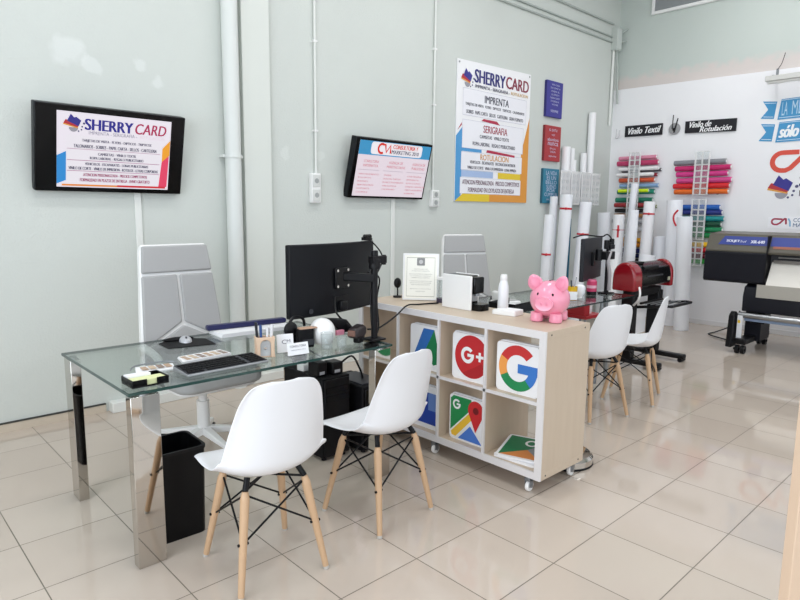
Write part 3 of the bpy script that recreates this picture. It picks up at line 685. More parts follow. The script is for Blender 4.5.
# ------------------------------------------------------------------ tall media rolls standing in the corner
def media_roll(label, base, top, r, m=M_PAPERB, bands=(), ribbon_=None):
    b3, t3 = Vector((base[0], base[1], 0)), Vector(top)
    lean = Vector((t3.x - b3.x, t3.y - b3.y, 0)); Lz = (t3 - b3).length
    ax = (t3 - b3).normalized()
    lift = r * math.sqrt(max(0, 1 - ax.z ** 2))
    t = thing('media_roll', label, 'media roll', (b3.x, b3.y, lift), 0, 'tall media rolls standing in the corner')
    Q = Vector((0, 0, 1)).rotation_difference(ax).to_matrix().to_4x4()
    b = B().lathe([(r * .8, .02), (r, 0), (r, Lz), (r * .93, Lz), (r * .93, Lz - .012), (r * .5, Lz - .012)], 26, caps=True); b.move(Q); b.build('roll', m, t)
    for s, h in bands:
        zz = Lz * s
        b = B().lathe([(r * .99, zz - h / 2), (r + .002, zz - h / 2), (r + .002, zz + h / 2), (r * .99, zz + h / 2)], 26, caps=False); b.move(Q); b.build('band', M_RED, t)
        # small knot on the camera side
        d = Vector((-b3.x, -b3.y, 0)).normalized() * (r + .005)
        b = B().ellipsoid((d.x, d.y, zz), (.022, .022, .016), 10, 8); b.move(Q); b.build('knot', M_RED, t)
    if ribbon_:
        zz, hh = ribbon_; d = Vector((-b3.x, -b3.y, 0)).normalized(); sd = Vector((-d.y, d.x, 0))
        b = B().box(-.012, .012, -.003, .003, zz - hh, zz); b.move(Matrix(((sd.x, d.x, 0, d.x * (r + .004)), (sd.y, d.y, 0, d.y * (r + .004)), (0, 0, 1, 0), (0, 0, 0, 1)))); b.move(Q); b.build('ribbon_tail', M_RED, t)
    return t
media_roll('short white media roll with a low red band, leftmost of the standing rolls', (6.28, 4.17), (6.33, 4.15, 1.43), .054, bands=((.67, .022),))
media_roll('thin bluish roll standing between the leftmost roll and the tall roll with a red bow', (6.86, 4.46), (6.88, 4.45, 1.66), .05)
media_roll('tall white roll with a red band and bow high up, third from left', (6.83, 4.30), (6.89, 4.27, 1.68), .074, bands=((.895, .024),))
media_roll('white roll with a red band just above the rear monitor', (7.04, 4.17), (7.10, 4.12, 1.59), .073, bands=((.745, .022),))
media_roll('plain white roll standing behind the rear monitor', (7.95, 4.28), (7.92, 4.31, 1.46), .084)
media_roll('white roll with a hanging red ribbon, left of the red plotter cap', (7.70, 3.98), (7.71, 3.98, 1.44), .074, m=M_PAPER, bands=((.86, .006),), ribbon_=(1.30, .16))
t = media_roll('short white roll with a green strip in front of the ribbon roll', (7.13, 3.73), (7.14, 3.71, .98), .062, m=M_PAPER)
media_roll('plain white roll right above the red plotter cap', (7.63, 3.76), (7.65, 3.75, 1.50), .062)
media_roll('tallest thin white roll in front of the left vinyl rack', (8.12, 4.10), (8.20, 4.03, 1.86), .046)
media_roll('white roll with a red band near its top over the plotter', (7.93, 3.72), (7.98, 3.70, 1.61), .072, m=M_PAPER, bands=((.90, .022),))
media_roll('fat short white roll just behind the plotter body', (7.35, 3.48), (7.42, 3.42, .94), .093)
media_roll('short wide white roll between the plotter and the two tall rolls at right', (8.20, 3.60), (8.19, 3.61, 1.15), .095)
t = media_roll('tall fat white roll behind the rightmost standing roll', (8.08, 3.36), (8.04, 3.40, 1.63), .096)
B().tube([(-.125, -.045, 1.50), (-.125, .0, 1.44), (-.125, .0, 1.37), (-.125, -.035, 1.30)], .011).build('red_ribbon', M_RED, t)
media_roll('fat white roll standing clear on the floor, rightmost of the rolls', (7.84, 3.12), (7.80, 3.16, 1.42), .090)
tag(B().box(-.02, .02, -.012, .012, 0, 1.38).build('teal_board', mat('teal_board', '#1E6E8C', .5, noise=.04), loc=(7.08, 4.32, 0), rz=.4, bevel=.003), 'narrow teal board standing among the white rolls', 'board')

# ------------------------------------------------------------------ wide format printer
pr = thing('wide_format_printer', 'wide dark large-format printer on a wheeled stand by the end wall', 'printer', (7.12, 2.635, -.0), RZ)
OL = mat('olive_grey_cover', '#5A564C', .4, noise=.04); NB = mat('navy_black_plastic', '#12131C', .45, spec=.25, noise=.05)
PL = 2.45
# side profile extruded along the printer (local x along the printer, +y to the wall)
def xprism(poly_yz, x0, x1):
    b = B(); a = [b.bm.verts.new((x0, y, z)) for y, z in poly_yz]; c = [b.bm.verts.new((x1, y, z)) for y, z in poly_yz]
    b.face(a[::-1]); b.face(c); n = len(poly_yz)
    for k in range(n): b.face([a[k], a[(k + 1) % n], c[(k + 1) % n], c[k]])
    return b
xprism([(-.01, 1.07), (.09, 1.25), (.45, 1.27), (.62, 1.2), (.62, 1.05), (.0, 1.05)], .0, PL).build('top_cover', OL, pr, bevel=.01)
xprism([(-.02, .75), (.0, .73), (.6, .73), (.6, 1.06), (-.02, 1.06)], .0, .62).build('end_cabinet', NB, pr, bevel=.015)
xprism([(.12, .78), (.6, .78), (.6, 1.06), (.12, 1.06)], .62, PL).build('carriage_bay', M_DGREY, pr)
xprism([(.07, .99), (.075, .96), (.12, .96), (.12, .99)], .66, PL).cyl((.70, .09, 1.02), (PL, .09, 1.02), .012, n=10).build('guide_rail', M_STEEL, pr)
B().box(.614, .622, -.028, .3, .76, 1.24).build('cover_seam', M_BLACK, pr)
n_ = Vector((-.18, .10)).normalized()
def onslope(x, u): # u 0..1 up the sloping front of the top cover
    return (x, -.012 + .1 * u - .003, 1.07 + .18 * u)
b = B(); b.face([b.bm.verts.new(p) for p in (onslope(.12, .36), onslope(.60, .36), onslope(.60, .86), onslope(.17, .86))]); b.face([b.bm.verts.new(p) for p in (onslope(.63, .36), onslope(PL, .36), onslope(PL, .86), onslope(.63, .86))])
b.build('blue_stripe', mat('stripe_blue', '#2E3F8E', .4, noise=.03), pr)
b = B(); b.face([b.bm.verts.new(p) for p in (onslope(.66, .22), onslope(.95, .22), onslope(.95, .36), onslope(.66, .36))]); b.build('orange_stripe', mat('stripe_orange', '#9A5A46', .4, noise=.03), pr)
SL = Matrix.Translation((0, -.0165, 1.07)) @ Matrix.Rotation(-math.atan2(.1, .18), 4, 'X')
B().text('SOLJET', .20, .33, .10, .135, -.001, bold=.003).text('Pro4', .335, .39, .102, .132, -.001, slant=.2).text('XR-640', .44, .57, .10, .135, -.001, bold=.003).move(SL).build('lettering', ink('#D8DCEC'), pr)
xprism([(-.045, .735), (-.04, .735), (.11, .965), (.105, .97)], .64, PL).build('printed_media', mat('media_cream', '#E4E0D8', .45, noise=.01), pr)
xprism([(-.05, .60), (-.04, .60), (-.035, .735), (-.045, .735)], .56, PL).build('media_apron', mat('apron_grey', '#A9A59C', .5, noise=.02), pr)
xprism([(-.03, .44), (.10, .42), (.12, .74), (.0, .70), (-.035, .60)], .43, PL).build('front_skirt', NB, pr, bevel=.008)
B().cyl((.42, -.06, .40), (PL, -.06, .40), .030, n=18).build('take_up_bar', M_STEEL, pr)
B().box(.45, PL, .02, .05, .33, .40).build('blue_rail', mat('rail_blue', '#8FA4C2', .4, noise=.03), pr)
for x0 in (.42, PL - .22):
    st = B().box(x0, x0 + .16, .14, .46, .10, .74).build('stand_leg', NB, pr, bevel=.01)
    B().box(x0 + .01, x0 + .12, -.18, .62, .10, .16).build('stand_foot', M_BLACK, pr, bevel=.01)
    xprism([(-.20, .06), (-.04, .06), (-.04, .40), (-.10, .44), (-.16, .40), (-.18, .20)], x0 - .07, x0 - .01).build('take_up_bracket', M_BLACK, pr, bevel=.01)
    B().box(x0 + .005, x0 + .055, -.115, -.105, .1, .40).build('white_plate', mat('label_white', '#E6E8EC', .4, noise=.02), pr)
    B().box(x0 + .01, x0 + .035, -.118, -.114, .32, .35).build('warning_sticker', mat('sticker_yellow', '#E6C030', .4, noise=.02), pr)
    for yy in (-.14, .56):
        c = B().cyl((x0 + .02, yy, .045), (x0 + .055, yy, .045), .045, n=20).build('caster', M_BLACK, pr)
        B().cyl((x0 + .075, yy, .045), (x0 + .11, yy, .045), .045, n=20).cyl((x0 + .0, yy, .045), (x0 + .12, yy, .045), .012).build('wheel', M_BLACK, c)
B().box(.48, .62, .1, .2, .30, .45).build('motor_box', M_BLACK, pr, bevel=.01)
pc_ = tag(B().tube([(8.37, 2.62, .25), (8.25, 2.66, .08), (8.0, 2.75, .012), (7.75, 2.75, .012), (7.55, 2.45, .012), (7.42, 2.36, .03)], .007).build('power_cable', M_BLACK), 'thin black cable trailing over the floor behind the wide printer', 'cable')

# ------------------------------------------------------------------ vinyl cutting plotter
pl = thing('cutting_plotter', 'black cutting plotter with red end caps on a T-leg stand', 'plotter', (5.43, 2.72, 0))
CR = mat('cap_red', '#8E0D1B', .2, noise=.04, coat=.25)
def capprof(y0, y1, z0, z1):
    pts = []
    for k in range(13):
        a = PI * k / 12
        pts.append(((y0 + y1) / 2 - (y1 - y0) / 2 * math.cos(a) * (1.0), z0 + .10 + (z1 - z0 - .10) * math.sin(a) ** .8))
    return [(y1, z0)] + [(p[0], p[1]) for p in pts[::-1]] + [(y0, z0)]
PW_ = .84
xprism(capprof(-.115, .115, .735, 1.005), 0, .16).build('end_cap', CR, pl, bevel=.02, segs=3)
xprism(capprof(-.115, .115, .735, 1.005), PW_ - .06, PW_).build('end_cap', CR, pl, bevel=.015, segs=3)
xprism([(.11, .76), (.115, .93), (.07, .985), (-.02, .985), (-.09, .945), (-.112, .86), (-.105, .77)], .155, PW_ - .055).build('body', M_BLACKG, pl, bevel=.012)
B().cyl((.2, -.085, .945), (.5, -.085, .945), .020, n=12).box(.18, .32, -.04, .06, .98, 1.0).build('pinch_roller', M_BLACK, pl)
B().box(.25, .58, -.118, -.110, .86, .872).build('slot', M_DGREY, pl)
B().box(PW_ - .13, PW_ - .09, -.116, -.108, .80, .835).build('badge', mat('badge_grey', '#B9B6A0', .4, noise=.02), pl)
B().box(.10, PW_ - .12, -.05, .05, .66, .74).build('beam', M_BLACK, pl, bevel=.01)
for x in (.10, PW_ - .19):
    B().box(x, x + .10, -.06, .06, .07, .70).build('leg', M_BLACK, pl, bevel=.012)
    f = B().box(x + .01, x + .09, -.34, .30, .03, .075).build('foot', M_BLACK, pl, bevel=.012)
    B().cyl((x + .0, -.31, .022), (x + .10, -.31, .022), .022).cyl((x, .27, .022), (x + .10, .27, .022), .022).build('caster', M_BLACK, f)
B().tube([(.26, -.02, .56), (.26, -.30, .60), (.28, -.35, .60), (.72, -.35, .60), (.74, -.30, .60), (.74, -.02, .56)], .014, smooth=False).tube([(.26, -.06, .60), (.74, -.06, .60)], .012, smooth=False).build('basket_bar', M_BLACK, pl)
w = B()
for k in range(5): w.tube([(.28, -.10 - .05 * k, .598), (.72, -.10 - .05 * k, .598)], .005, smooth=False)
w.build('basket_wire', M_GREYMETAL, pl)
B().tube([(.05, -.135, .78), (.02, -.16, .72), (.03, -.14, .66), (.10, -.068, .60)], .010).build('cable', M_WHITE, pl)
B().box(.21, PW_ - .20, .055, .062, .26, .70).build('back_panel', M_PAPER, pl)

# ------------------------------------------------------------------ glass desk in front
DK = .745
dk = thing('glass_desk', 'clear glass desk on four mirror-polished legs at left front', 'desk', (.81, 2.40, 0))
DW, DD = 1.395, .915
B().box(.004, DW - .004, .004, DD - .004, DK - .012, DK).build('glass_top', M_GLASS, dk)
e = B()
e.box(0, DW, 0, .004, DK - .012, DK).box(0, DW, DD - .004, DD, DK - .012, DK).box(0, .004, .004, DD - .004, DK - .012, DK).box(DW - .004, DW, .004, DD - .004, DK - .012, DK)
e.build('glass_edge', M_GLASSEDGE, dk)
for (x0, x1, y0, y1) in ((.008, .123, .004, .058), (.008, .055, .80, .905), (1.275, 1.385, .004, .058), (1.275, 1.385, .80, .905)):
    g = B().box(x0, x1, y0, y1, 0, DK - .02).build('leg', M_CHROME, dk, bevel=.002)
    B().cyl(((x0 + x1) / 2, (y0 + y1) / 2, DK - .02), ((x0 + x1) / 2, (y0 + y1) / 2, DK - .0121), .022, n=18).build('glass_mount', M_STEEL, g)

def on_desk(x, y, z=DK): return (x, y, z)
# keyboard
kb = thing('keyboard', 'dark computer keyboard lying near the front edge of the glass desk', 'keyboard', (1.285, 2.555, DK), .02)
xp = B(); xp.hexa([(-.20, -.075, 0), (.20, -.075, 0), (.20, .075, 0), (-.20, .075, 0), (-.20, -.075, .010), (.20, -.075, .010), (.20, .075, .022), (-.20, .075, .022)])
xp.build('base', mat('keyboard_silver', '#9A9CA0', .4, .3, noise=.03), kb, bevel=.004)
pl_ = B(); pl_.hexa([(-.197, -.066, .0105), (.197, -.066, .0105), (.197, .073, .0215), (-.197, .073, .0215), (-.197, -.066, .013), (.197, -.066, .013), (.197, .073, .0245), (-.197, .073, .0245)])
pl_.build('key_plate', M_DGREY, kb, bevel=.001)
keys = B()
for j in range(5):
    yy = -.053 + j * .0255; zz = .0135 + (yy + .066) * .0827
    for i in range(15):
        if j == 0 and 4 <= i <= 8: continue
        xx = -.183 + i * .0190 + (.004 * (j % 2))
        keys.box(xx - .0075, xx + .0075, yy - .0095, yy + .0095, zz, zz + .0035)
    for i in range(4):
        xx = .122 + i * .0190; keys.box(xx - .0075, xx + .0075, yy - .0095, yy + .0095, zz, zz + .0035)
keys.box(-.10, -.02, -.0625, -.0435, .0135, .0175)
keys.build('keys', M_BLACKM, kb)
# note tray
nt_ = thing('note_tray', 'black tray of yellow and white note paper on the front left desk corner', 'note tray', (.92, 2.515, DK), .02)
B().box(-.075, .075, -.06, .06, 0, .006).box(-.075, .075, .055, .06, .006, .032).box(-.075, -.07, -.055, .055, .006, .032).box(.07, .075, -.055, .055, .006, .032).box(-.075, -.015, -.06, -.055, .006, .032).box(.025, .075, -.06, -.055, .006, .032).build('tray', M_BLACKG, nt_, bevel=.002)
B().box(-.068, .068, -.05, .012, .006, .027).build('yellow_notes', mat('note_yellow', '#E2E6B0', .6, noise=.02), nt_)
B().box(-.068, .03, .016, .053, .006, .036).build('white_notes', M_PAPER, nt_)
# colour charts and leaflets
lf = thing('colour_chart', 'fanned beige colour chart lying behind the keyboard', 'colour chart', (1.29, 2.765, DK), .05)
for k in range(4):
    B().hexa([(-.13, -.055, .002 + k * .003), (.13, -.045, .002 + k * .003), (.125, .055, .004 + k * .003), (-.10, .06 - k * .004, .004 + k * .003), (-.13, -.055, .004 + k * .003), (.13, -.045, .004 + k * .003), (.125, .055, .006 + k * .003), (-.10, .06 - k * .004, .006 + k * .003)]).build('sheet', M_PAPER, lf)
for i in range(6):
    b = B()
    for j in range(2): b.box(-.10 + i * .038, -.074 + i * .038, -.04 + j * .042, -.005 + j * .042, .0154, .0158)
    b.build('swatch', mat('swatch_%d' % (i % 3), ('#B79C84', '#C9B49A', '#8E7C70')[i % 3], .5, noise=.04), lf)
lf = thing('colour_chart', 'small oval colour sample ring lying left of the keyboard', 'colour chart', (1.02, 2.70, DK), -.1)
B().hexa([(-.075, -.03, .0), (.09, -.045, .0), (.10, .03, .0), (-.06, .045, .0), (-.075, -.03, .006), (.09, -.045, .006), (.10, .03, .012), (-.06, .045, .012)]).build('sheet', M_PAPER, lf)
for i in range(4): B().box(-.045 + i * .034, -.02 + i * .034, -.025, .03, .0115, .0135).build('swatch', mat('swatch_%d' % (i % 3), '#B79C84'), lf)
B().tube([(-.09, .0, .012), (-.06, .05, .016), (.03, .055, .02), (.10, .03, .02), (.11, -.02, .016)], .003).build('ring', M_GREYMETAL, lf)
# mouse on a pad
mp_ = thing('mouse_pad', 'black mouse pad with a curled edge on the glass desk', 'mouse pad', (1.37, 3.13, DK), -.18)
B().prism([(-.11, -.09), (.13, -.10), (.12, .07), (.05, .11), (-.07, .115), (-.13, .05)], 0, .004).move(SWAP).build('pad', M_BLACKM, mp_)
B().ellipsoid((-.02, .09, .010), (.085, .025, .012), 20, 10).build('wrist_rest', M_BLACKM, mp_)
ms = thing('computer_mouse', 'silver grey computer mouse resting on the black pad', 'mouse', (1.385, 3.17, DK + .004), -.3)
B().ellipsoid((0, 0, .0), (.034, .058, .029), 22, 14, fn=lambda p: Vector((p.x, p.y, max(p.z, 0)))).build('shell', mat('mouse_silver', '#BFC0C4', .3, .2, noise=.02), ms)
B().cyl((-.004, -.03, .023), (.004, -.03, .023), .008, n=12).build('wheel', M_DGREY, ms)
# long blue roll + paper behind
rl = thing('blue_ruler', 'long dark blue bar lying across papers at the back of the glass desk', 'bar', (1.81, 3.26, DK + .022), -.10)
B().prism(rrect(-.25, .25, 0, .03, .012), -.02, .02).build('bar', mat('bar_navy', '#191C4E', .4, noise=.05), rl, bevel=.004)
pp = thing('paper_stack', 'stack of white printed sheets under the long dark blue bar', 'papers', (1.80, 3.19, DK), -.06)
for k in range(3): B().box(-.22 + k * .004, .26 - k * .006, -.07, .10, k * .007, k * .007 + .0065).build('sheet', M_PAPER, pp)
# sharpener shaped pen holder
ph = thing('pen_holder', 'beige pencil-sharpener shaped pen holder on the desk front edge', 'pen holder', (1.535, 2.60, DK), -.35)
BG = mat('holder_beige', '#DDBFA4', .45, noise=.02)
prof = [(-.047, 0), (-.026, 0)] + arc(0, .062, .026, 180, 0, 10) + [(.026, 0), (.047, 0), (.040, .045), (.047, .10), (-.047, .10), (-.040, .045)]
B().prism(prof, -.032, -.018).build('front_plate', BG, ph, bevel=.002)
B().prism([(-.047, 0), (.047, 0), (.040, .045), (.047, .10), (-.047, .10), (-.040, .045)], .02, .035).build('back_plate', BG, ph, bevel=.002)
B().box(-.046, -.036, -.018, .02, 0, .10).box(.036, .046, -.018, .02, 0, .10).box(-.036, .036, -.018, .02, 0, .006).build('side_plate', BG, ph)
B().prism([(-.026, .005), (.026, .005), (.026, .08), (-.026, .08)], -.017, -.014).build('blade', mat('blade_silver', '#C6C8CA', .3, .5, noise=.02), ph)
B().cyl((0, -.022, .045), (0, -.014, .045), .007, n=12).build('screw', M_CHROME, ph)
for (dx, c, h, k, r) in ((-.028, '#10101A', .165, -.012, .007), (-.012, '#274B86', .15, -.006, .007), (.012, '#E6E6E8', .135, .004, .006), (.026, '#D8D8DA', .15, .014, .008)):
    t = thing('pen', {'#10101A': 'black pen leaning in the beige pen holder', '#274B86': 'blue pen in the beige pen holder', '#E6E6E8': 'thin white pen in the beige pen holder', '#D8D8DA': 'thick pale grey pen at the right of the beige pen holder'}[c], 'pen', (1.535 + dx * .94, 2.602 - dx * .34, DK + .008), -.35, 'pens in the beige holder')
    B().cyl((0, 0, 0), (k, 0, h), r, r * .9, n=12).build('barrel', ink(c), t)
    B().cyl((k * .8 + .006, 0, h * .8), (k + .006, 0, h * .98), .002, n=6).build('clip', M_STEEL, t)
# business cards
def card(label, x, y, rz, w, h, lines, lean):
    t = thing('card_holder', label, 'card', (x, y, DK), rz)
    M = Matrix.Rotation(-lean, 4, 'X')
    B().box(-w / 2, w / 2, -.006, .0, 0.002, h).move(M).build('card', M_PAPER, t)
    B().box(-w / 2, w / 2, -.006, .03, 0, .003).build('stand_foot', M_ACRYL, t)
    for (s, x0, x1, z0, z1, c) in lines: B().text(s, x0, x1, z0, z1, -.0072).move(M).build('lettering', ink(c), t)
    return t
card('white card stand with a grey round mark beside the pen holder', 1.655, 2.60, -.3, .085, .095, (('C', -.018, .006, .045, .066, '#6A6A78'), ('M', .008, .026, .052, .066, '#6A6A78')), .2)
card('white card with printed lines, in front at the edge of the glass desk', 1.675, 2.515, -.1, .115, .062, (('CONSULTORIA', -.045, .045, .040, .051, '#4A4A58'), ('MARKETING 2010', -.04, .04, .024, .030, '#8A8A96')), .25)
# monitor on a pole arm
mo = thing('curved_monitor', 'large black curved monitor seen from behind over the glass desk', 'monitor', (2.172, 2.835, 1.072), .21)
b = B(); NX = 20; MW, MH = .742, .405
def mx(u): return -.045 * u * u  # ends curve towards the user (-y is the camera side)
vs = {}
for i in range(NX + 1):
    u = -1 + 2 * i / NX
    for j, (yy, zz) in enumerate(((-.020, -MH / 2), (-.020, MH / 2), (.014, MH / 2), (.014, -MH / 2))):
        vs[i, j] = b.bm.verts.new((u * MW / 2, yy + .045 * u * u, zz))
for i in range(NX):
    for j in range(4): b.face([vs[i, j], vs[i + 1, j], vs[i + 1, (j + 1) % 4], vs[i, (j + 1) % 4]])
b.face([vs[0, j] for j in range(4)]); b.face([vs[NX, j] for j in (3, 2, 1, 0)])
b.build('housing', mat('monitor_black', '#131418', .5, spec=.2, noise=.06), mo, bevel=.006)
b = B(); vs = {}
for i in range(NX + 1):
    u = -1 + 2 * i / NX
    for j, zz in enumerate((-MH / 2 + .01, MH / 2 - .01)): vs[i, j] = b.bm.verts.new((u * (MW / 2 - .01), .0155 + .045 * u * u, zz))
for i in range(NX): b.face([vs[i, 0], vs[i, 1], vs[i + 1, 1], vs[i + 1, 0]])
b.build('screen', M_BLACKG, mo)
v = B().box(-.06, .06, -.034, -.020, -.06, .06).build('mount_plate', M_BLACK, mo, bevel=.004)
for sx_ in (-1, 1):
    for sz_ in (-1, 1): B().cyl((sx_ * .046, -.038, sz_ * .046), (sx_ * .046, -.032, sz_ * .046), .008, n=10).build('screw', M_CHROME, v)
B().cyl((-.255, -.024, -.165), (-.255, -.018, -.165), .014, n=16).build('power_button', M_DGREY, mo)
B().prism(rrect(-.06, .07, -.135, -.105, .01), -.026, -.018).build('port_bay', M_BLACK, mo)
B().box(-.03, .03, -.05, -.02, -.19, -.13).build('stand_neck', M_BLACK, mo, bevel=.008)
ar = thing('monitor_arm', 'black pole and arm clamped to the right end of the glass desk', 'monitor arm', (2.20, 2.545, DK), 0)
B().box(-.05, .05, -.045, .05, .0, .012).box(-.05, .028, -.03, .03, -.05, -.0125).build('clamp', M_BLACK, ar, bevel=.004)
B().cyl((0, 0, .012), (0, 0, .50), .0185, n=20).build('pole', M_BLACK, ar)
B().cyl((0, 0, .40), (0, 0, .455), .032, n=20).box(-.03, .07, -.025, .02, .43, .47).cyl((.06, -.01, .42), (.06, -.01, .475), .012).build('collar', M_BLACK, ar, bevel=.003)
B().hexa([(-.02, -.022, .325), (.0, .022, .325), (-.065, .185, .325), (-.095, .16, .325), (-.02, -.022, .372), (.0, .022, .372), (-.065, .185, .372), (-.095, .16, .372)]).build('arm', M_BLACK, ar, bevel=.006)
wc = thing('webcam', 'small black webcam clipped on top of the curved monitor', 'webcam', (2.43, 2.905, 1.279), .2)
B().cyl((-.03, -.02, .025), (.03, -.02, .025), .014, n=14).box(-.01, .01, -.03, .02, 0, .02).box(.0, .04, -.03, .01, .0, .016).build('body', M_BLACK, wc, bevel=.003)
B().ellipsoid((-.028, -.026, .026), (.012, .012, .012), 12, 8).build('lens', M_BLACKG, wc)
cab = lambda label, pts, r=.0045, m=None: tag(B().tube(pts, r).build('cable', m or M_BLACK), label, 'cable')
cab('thin black cable looping down from the webcam to the arm pole', [(2.40, 2.885, 1.30), (2.42, 2.80, 1.26), (2.36, 2.66, 1.18), (2.22, 2.59, 1.05), (2.20, 2.575, .90), (2.20, 2.56, .77)])
cab('black cable hanging from the monitor ports over the desk', [(2.11, 2.79, .97), (2.05, 2.70, .90), (2.08, 2.62, .83), (2.13, 2.56, .79), (2.10, 2.53, .752)], .0055)
cab('black cable arching from the arm pole over the cabinet top', [(2.19, 2.59, .80), (2.30, 2.62, .79), (2.45, 2.64, .84), (2.58, 2.68, .885), (2.70, 2.70, .879), (2.84, 2.66, .879)], .005)
cab('black cable bulging out from the arm pole down to the desk edge', [(2.20, 2.60, 1.12), (2.30, 2.62, 1.08), (2.30, 2.64, .95), (2.28, 2.60, .80), (2.22, 2.57, .752)], .005)
# clutter under the monitor
wr = thing('label_printer', 'rounded white device with a dark lid under the curved monitor', 'label printer', (1.92, 2.65, DK), 0)
B().ellipsoid((0, 0, .065), (.068, .075, .078), 24, 16, fn=lambda p: Vector((p.x, p.y, max(p.z, -.82)))).build('housing', M_WHITE, wr)
B().prism([(.115, .050), (.225, .040), (.155, .118), (.02, .138)], -.02, .04).build('lid', M_BLACK, wr, bevel=.006)
B().box(.06, .11, -.05, -.03, .045, .07).build('pink_slip', mat('pink_slip', '#D98AA0', .5, noise=.03), wr)
sc_ = thing('barcode_scanner', 'dark handheld scanner lying by the base of the monitor pole', 'scanner', (2.075, 2.545, DK), .35)
B().prism([(-.055, .035), (.02, .025), (.06, .045), (.06, .085), (.03, .10), (-.05, .085)], -.03, .03).build('head', mat('scanner_brown', '#2A2224', .35, noise=.08), sc_, bevel=.012)
B().prism([(-.01, .0), (.03, .0), (.025, .04), (-.01, .04)], -.02, .02).build('grip', M_BLACK, sc_, bevel=.006)
B().prism([(-.062, .048), (-.054, .044), (-.054, .078), (-.062, .074)], -.022, .022).build('window', mat('scanner_window', '#7A5A50', .2, noise=.05), sc_)
for lab, x, y, r, h in (('clear glass tumbler at the front of the desk below the white device', 1.865, 2.535, .034, .085), ('shorter clear glass beside the tumbler near the scanner', 1.945, 2.515, .028, .055)):
    t = thing('glass_tumbler', lab, 'glass', (x, y, DK)); B().lathe([(r * .85, 0), (r, h), (r * .92, h), (r * .78, .006), (.001, .006)], 24).build('glass', M_ACRYL, t)
    B().lathe([(r * .95, h - .003), (r * 1.02, h), (r * .9, h)], 24, caps=False).build('rim', M_GLASSEDGE2 if False else M_ACRYL, t)
hp = thing('black_headset', 'black headset with round ear cup behind the white cards on the desk', 'headset', (1.745, 2.69, DK), 0)
B().ellipsoid((0, 0, .095), (.040, .022, .040), 20, 12).build('ear_cup', M_BLACK, hp)
B().box(-.02, .09, -.03, .04, 0, .012).box(.01, .05, -.01, .02, .012, .075).build('stand', M_BLACK, hp, bevel=.004)
B().tube([(0, .01, .13), (.04, .02, .155), (.09, .02, .14), (.10, .02, .10)], .008).build('headband', M_BLACK, hp)
bb = thing('black_box', 'small black box standing on the desk between the cards and the white device', 'box', (1.80, 2.64, DK), -.2)
B().box(-.045, .045, -.02, .02, 0, .10).build('body', M_BLACKM, bb, bevel=.005)
B().box(-.02, .045, -.0215, -.02, .015, .045).build('panel', M_DGREY, bb)
tn = thing('desk_tag', 'flat tan tag lying on top of the small black desk box', 'tag', (1.815, 2.64, DK + .10), -.2)
B().prism(rrect(-.05, .05, -.02, .02, .008), 0, .006).move(SWAP).build('plate', mat('tan_plate', '#C6A188', .5, noise=.04), tn)
B().cyl((.035, 0, .0061), (.035, 0, .008), .006, n=10).build('eyelet', M_STEEL, tn)

# ------------------------------------------------------------------ black computer, bin
pc = thing('computer_tower', 'black computer tower on the floor under the right end of the glass desk', 'computer', (2.01, 2.78, 0))
B().box(0, .20, 0, .40, .02, .50).build('case', M_BLACKM, pc, bevel=.006)
B().box(.01, .19, -.012, .0, .03, .49).build('front_panel', M_BLACK, pc, bevel=.004)
for zz in (.41, .36): B().box(.02, .18, -.016, -.012, zz, zz + .035).build('drive_bay', M_BLACKG, pc)
B().cyl((.16, -.016, .25), (.16, -.012, .25), .010, n=14).build('power_button', M_DGREY, pc)
for (xx, yy) in ((.03, .03), (.17, .03), (.03, .37), (.17, .37)): B().cyl((xx, yy, 0), (xx, yy, .02), .016, n=12).build('foot', M_BLACK, pc)
for lab, x, y, w, d, h in (('black power adapter box, left one on top of the computer tower', 2.05, 2.88, .07, .10, .085), ('black power adapter box, right one with a label on the computer tower', 2.15, 2.86, .08, .09, .075)):
    t = thing('power_adapter', lab, 'adapter', (x, y, .50)); B().box(-w / 2, w / 2, -d / 2, d / 2, 0, h).build('body', M_BLACK, t, bevel=.008)
    B().box(-w * .3, w * .2, -d / 2 - .001, -d / 2, .012, .03).build('sticker', mat('sticker_grey', '#B4B4B8', .5, noise=.02), t)
ps = thing('power_strip', 'white power strip with plugs behind the adapters under the desk', 'power strip', (2.11, 3.03, .50), .1)
B().box(-.09, .09, -.03, .03, 0, .045).build('housing', M_WHITE, ps, bevel=.006)
for k in range(3): B().cyl((-.06 + k * .06, 0, .045), (-.06 + k * .06, 0, .075), .018, n=14).build('plug', M_WHITE if k else M_DGREY, ps)
cab('tangled black cable running from the desk down to the computer tower', [(2.19, 2.86, .54), (2.24, 2.80, .60), (2.30, 2.80, .52), (2.36, 2.84, .44), (2.40, 2.90, .436)], .006)
cab('pale grey cable hanging from the glass desk above the computer', [(2.0, 3.0, .74), (2.02, 2.95, .66), (2.10, 2.94, .6), (2.16, 2.97, .57)], .005, M_GREYMETAL)
up_ = thing('backup_battery', 'low black battery unit on the floor between the computer tower and the cabinet', 'battery unit', (2.26, 2.72, 0))
B().box(0, .20, 0, .36, .015, .42).build('case', M_BLACKM, up_, bevel=.008)
B().box(.015, .185, -.01, 0, .05, .40).build('front_panel', M_BLACKG, up_, bevel=.004)
B().box(.02, .19, .03, .30, .42, .428).build('top_plate', M_DGREY, up_, bevel=.002)
for (xx, yy) in ((.03, .03), (.17, .03), (.03, .33), (.17, .33)): B().cyl((xx, yy, 0), (xx, yy, .015), .014, n=12).build('foot', M_BLACK, up_)
bn = thing('waste_bin', 'tall black square waste bin standing behind the front desk leg', 'bin', (1.065, 2.63, 0), -.04)
def rr3(w, d, z, r=.03, n=5): return [(x, y, z) for x, y in rrect(-w, w, -d, d, r, n)]
b = B(); loops = [rr3(.105, .11, 0), rr3(.112, .118, .41), rr3(.105, .111, .412), rr3(.098, .103, .012)]
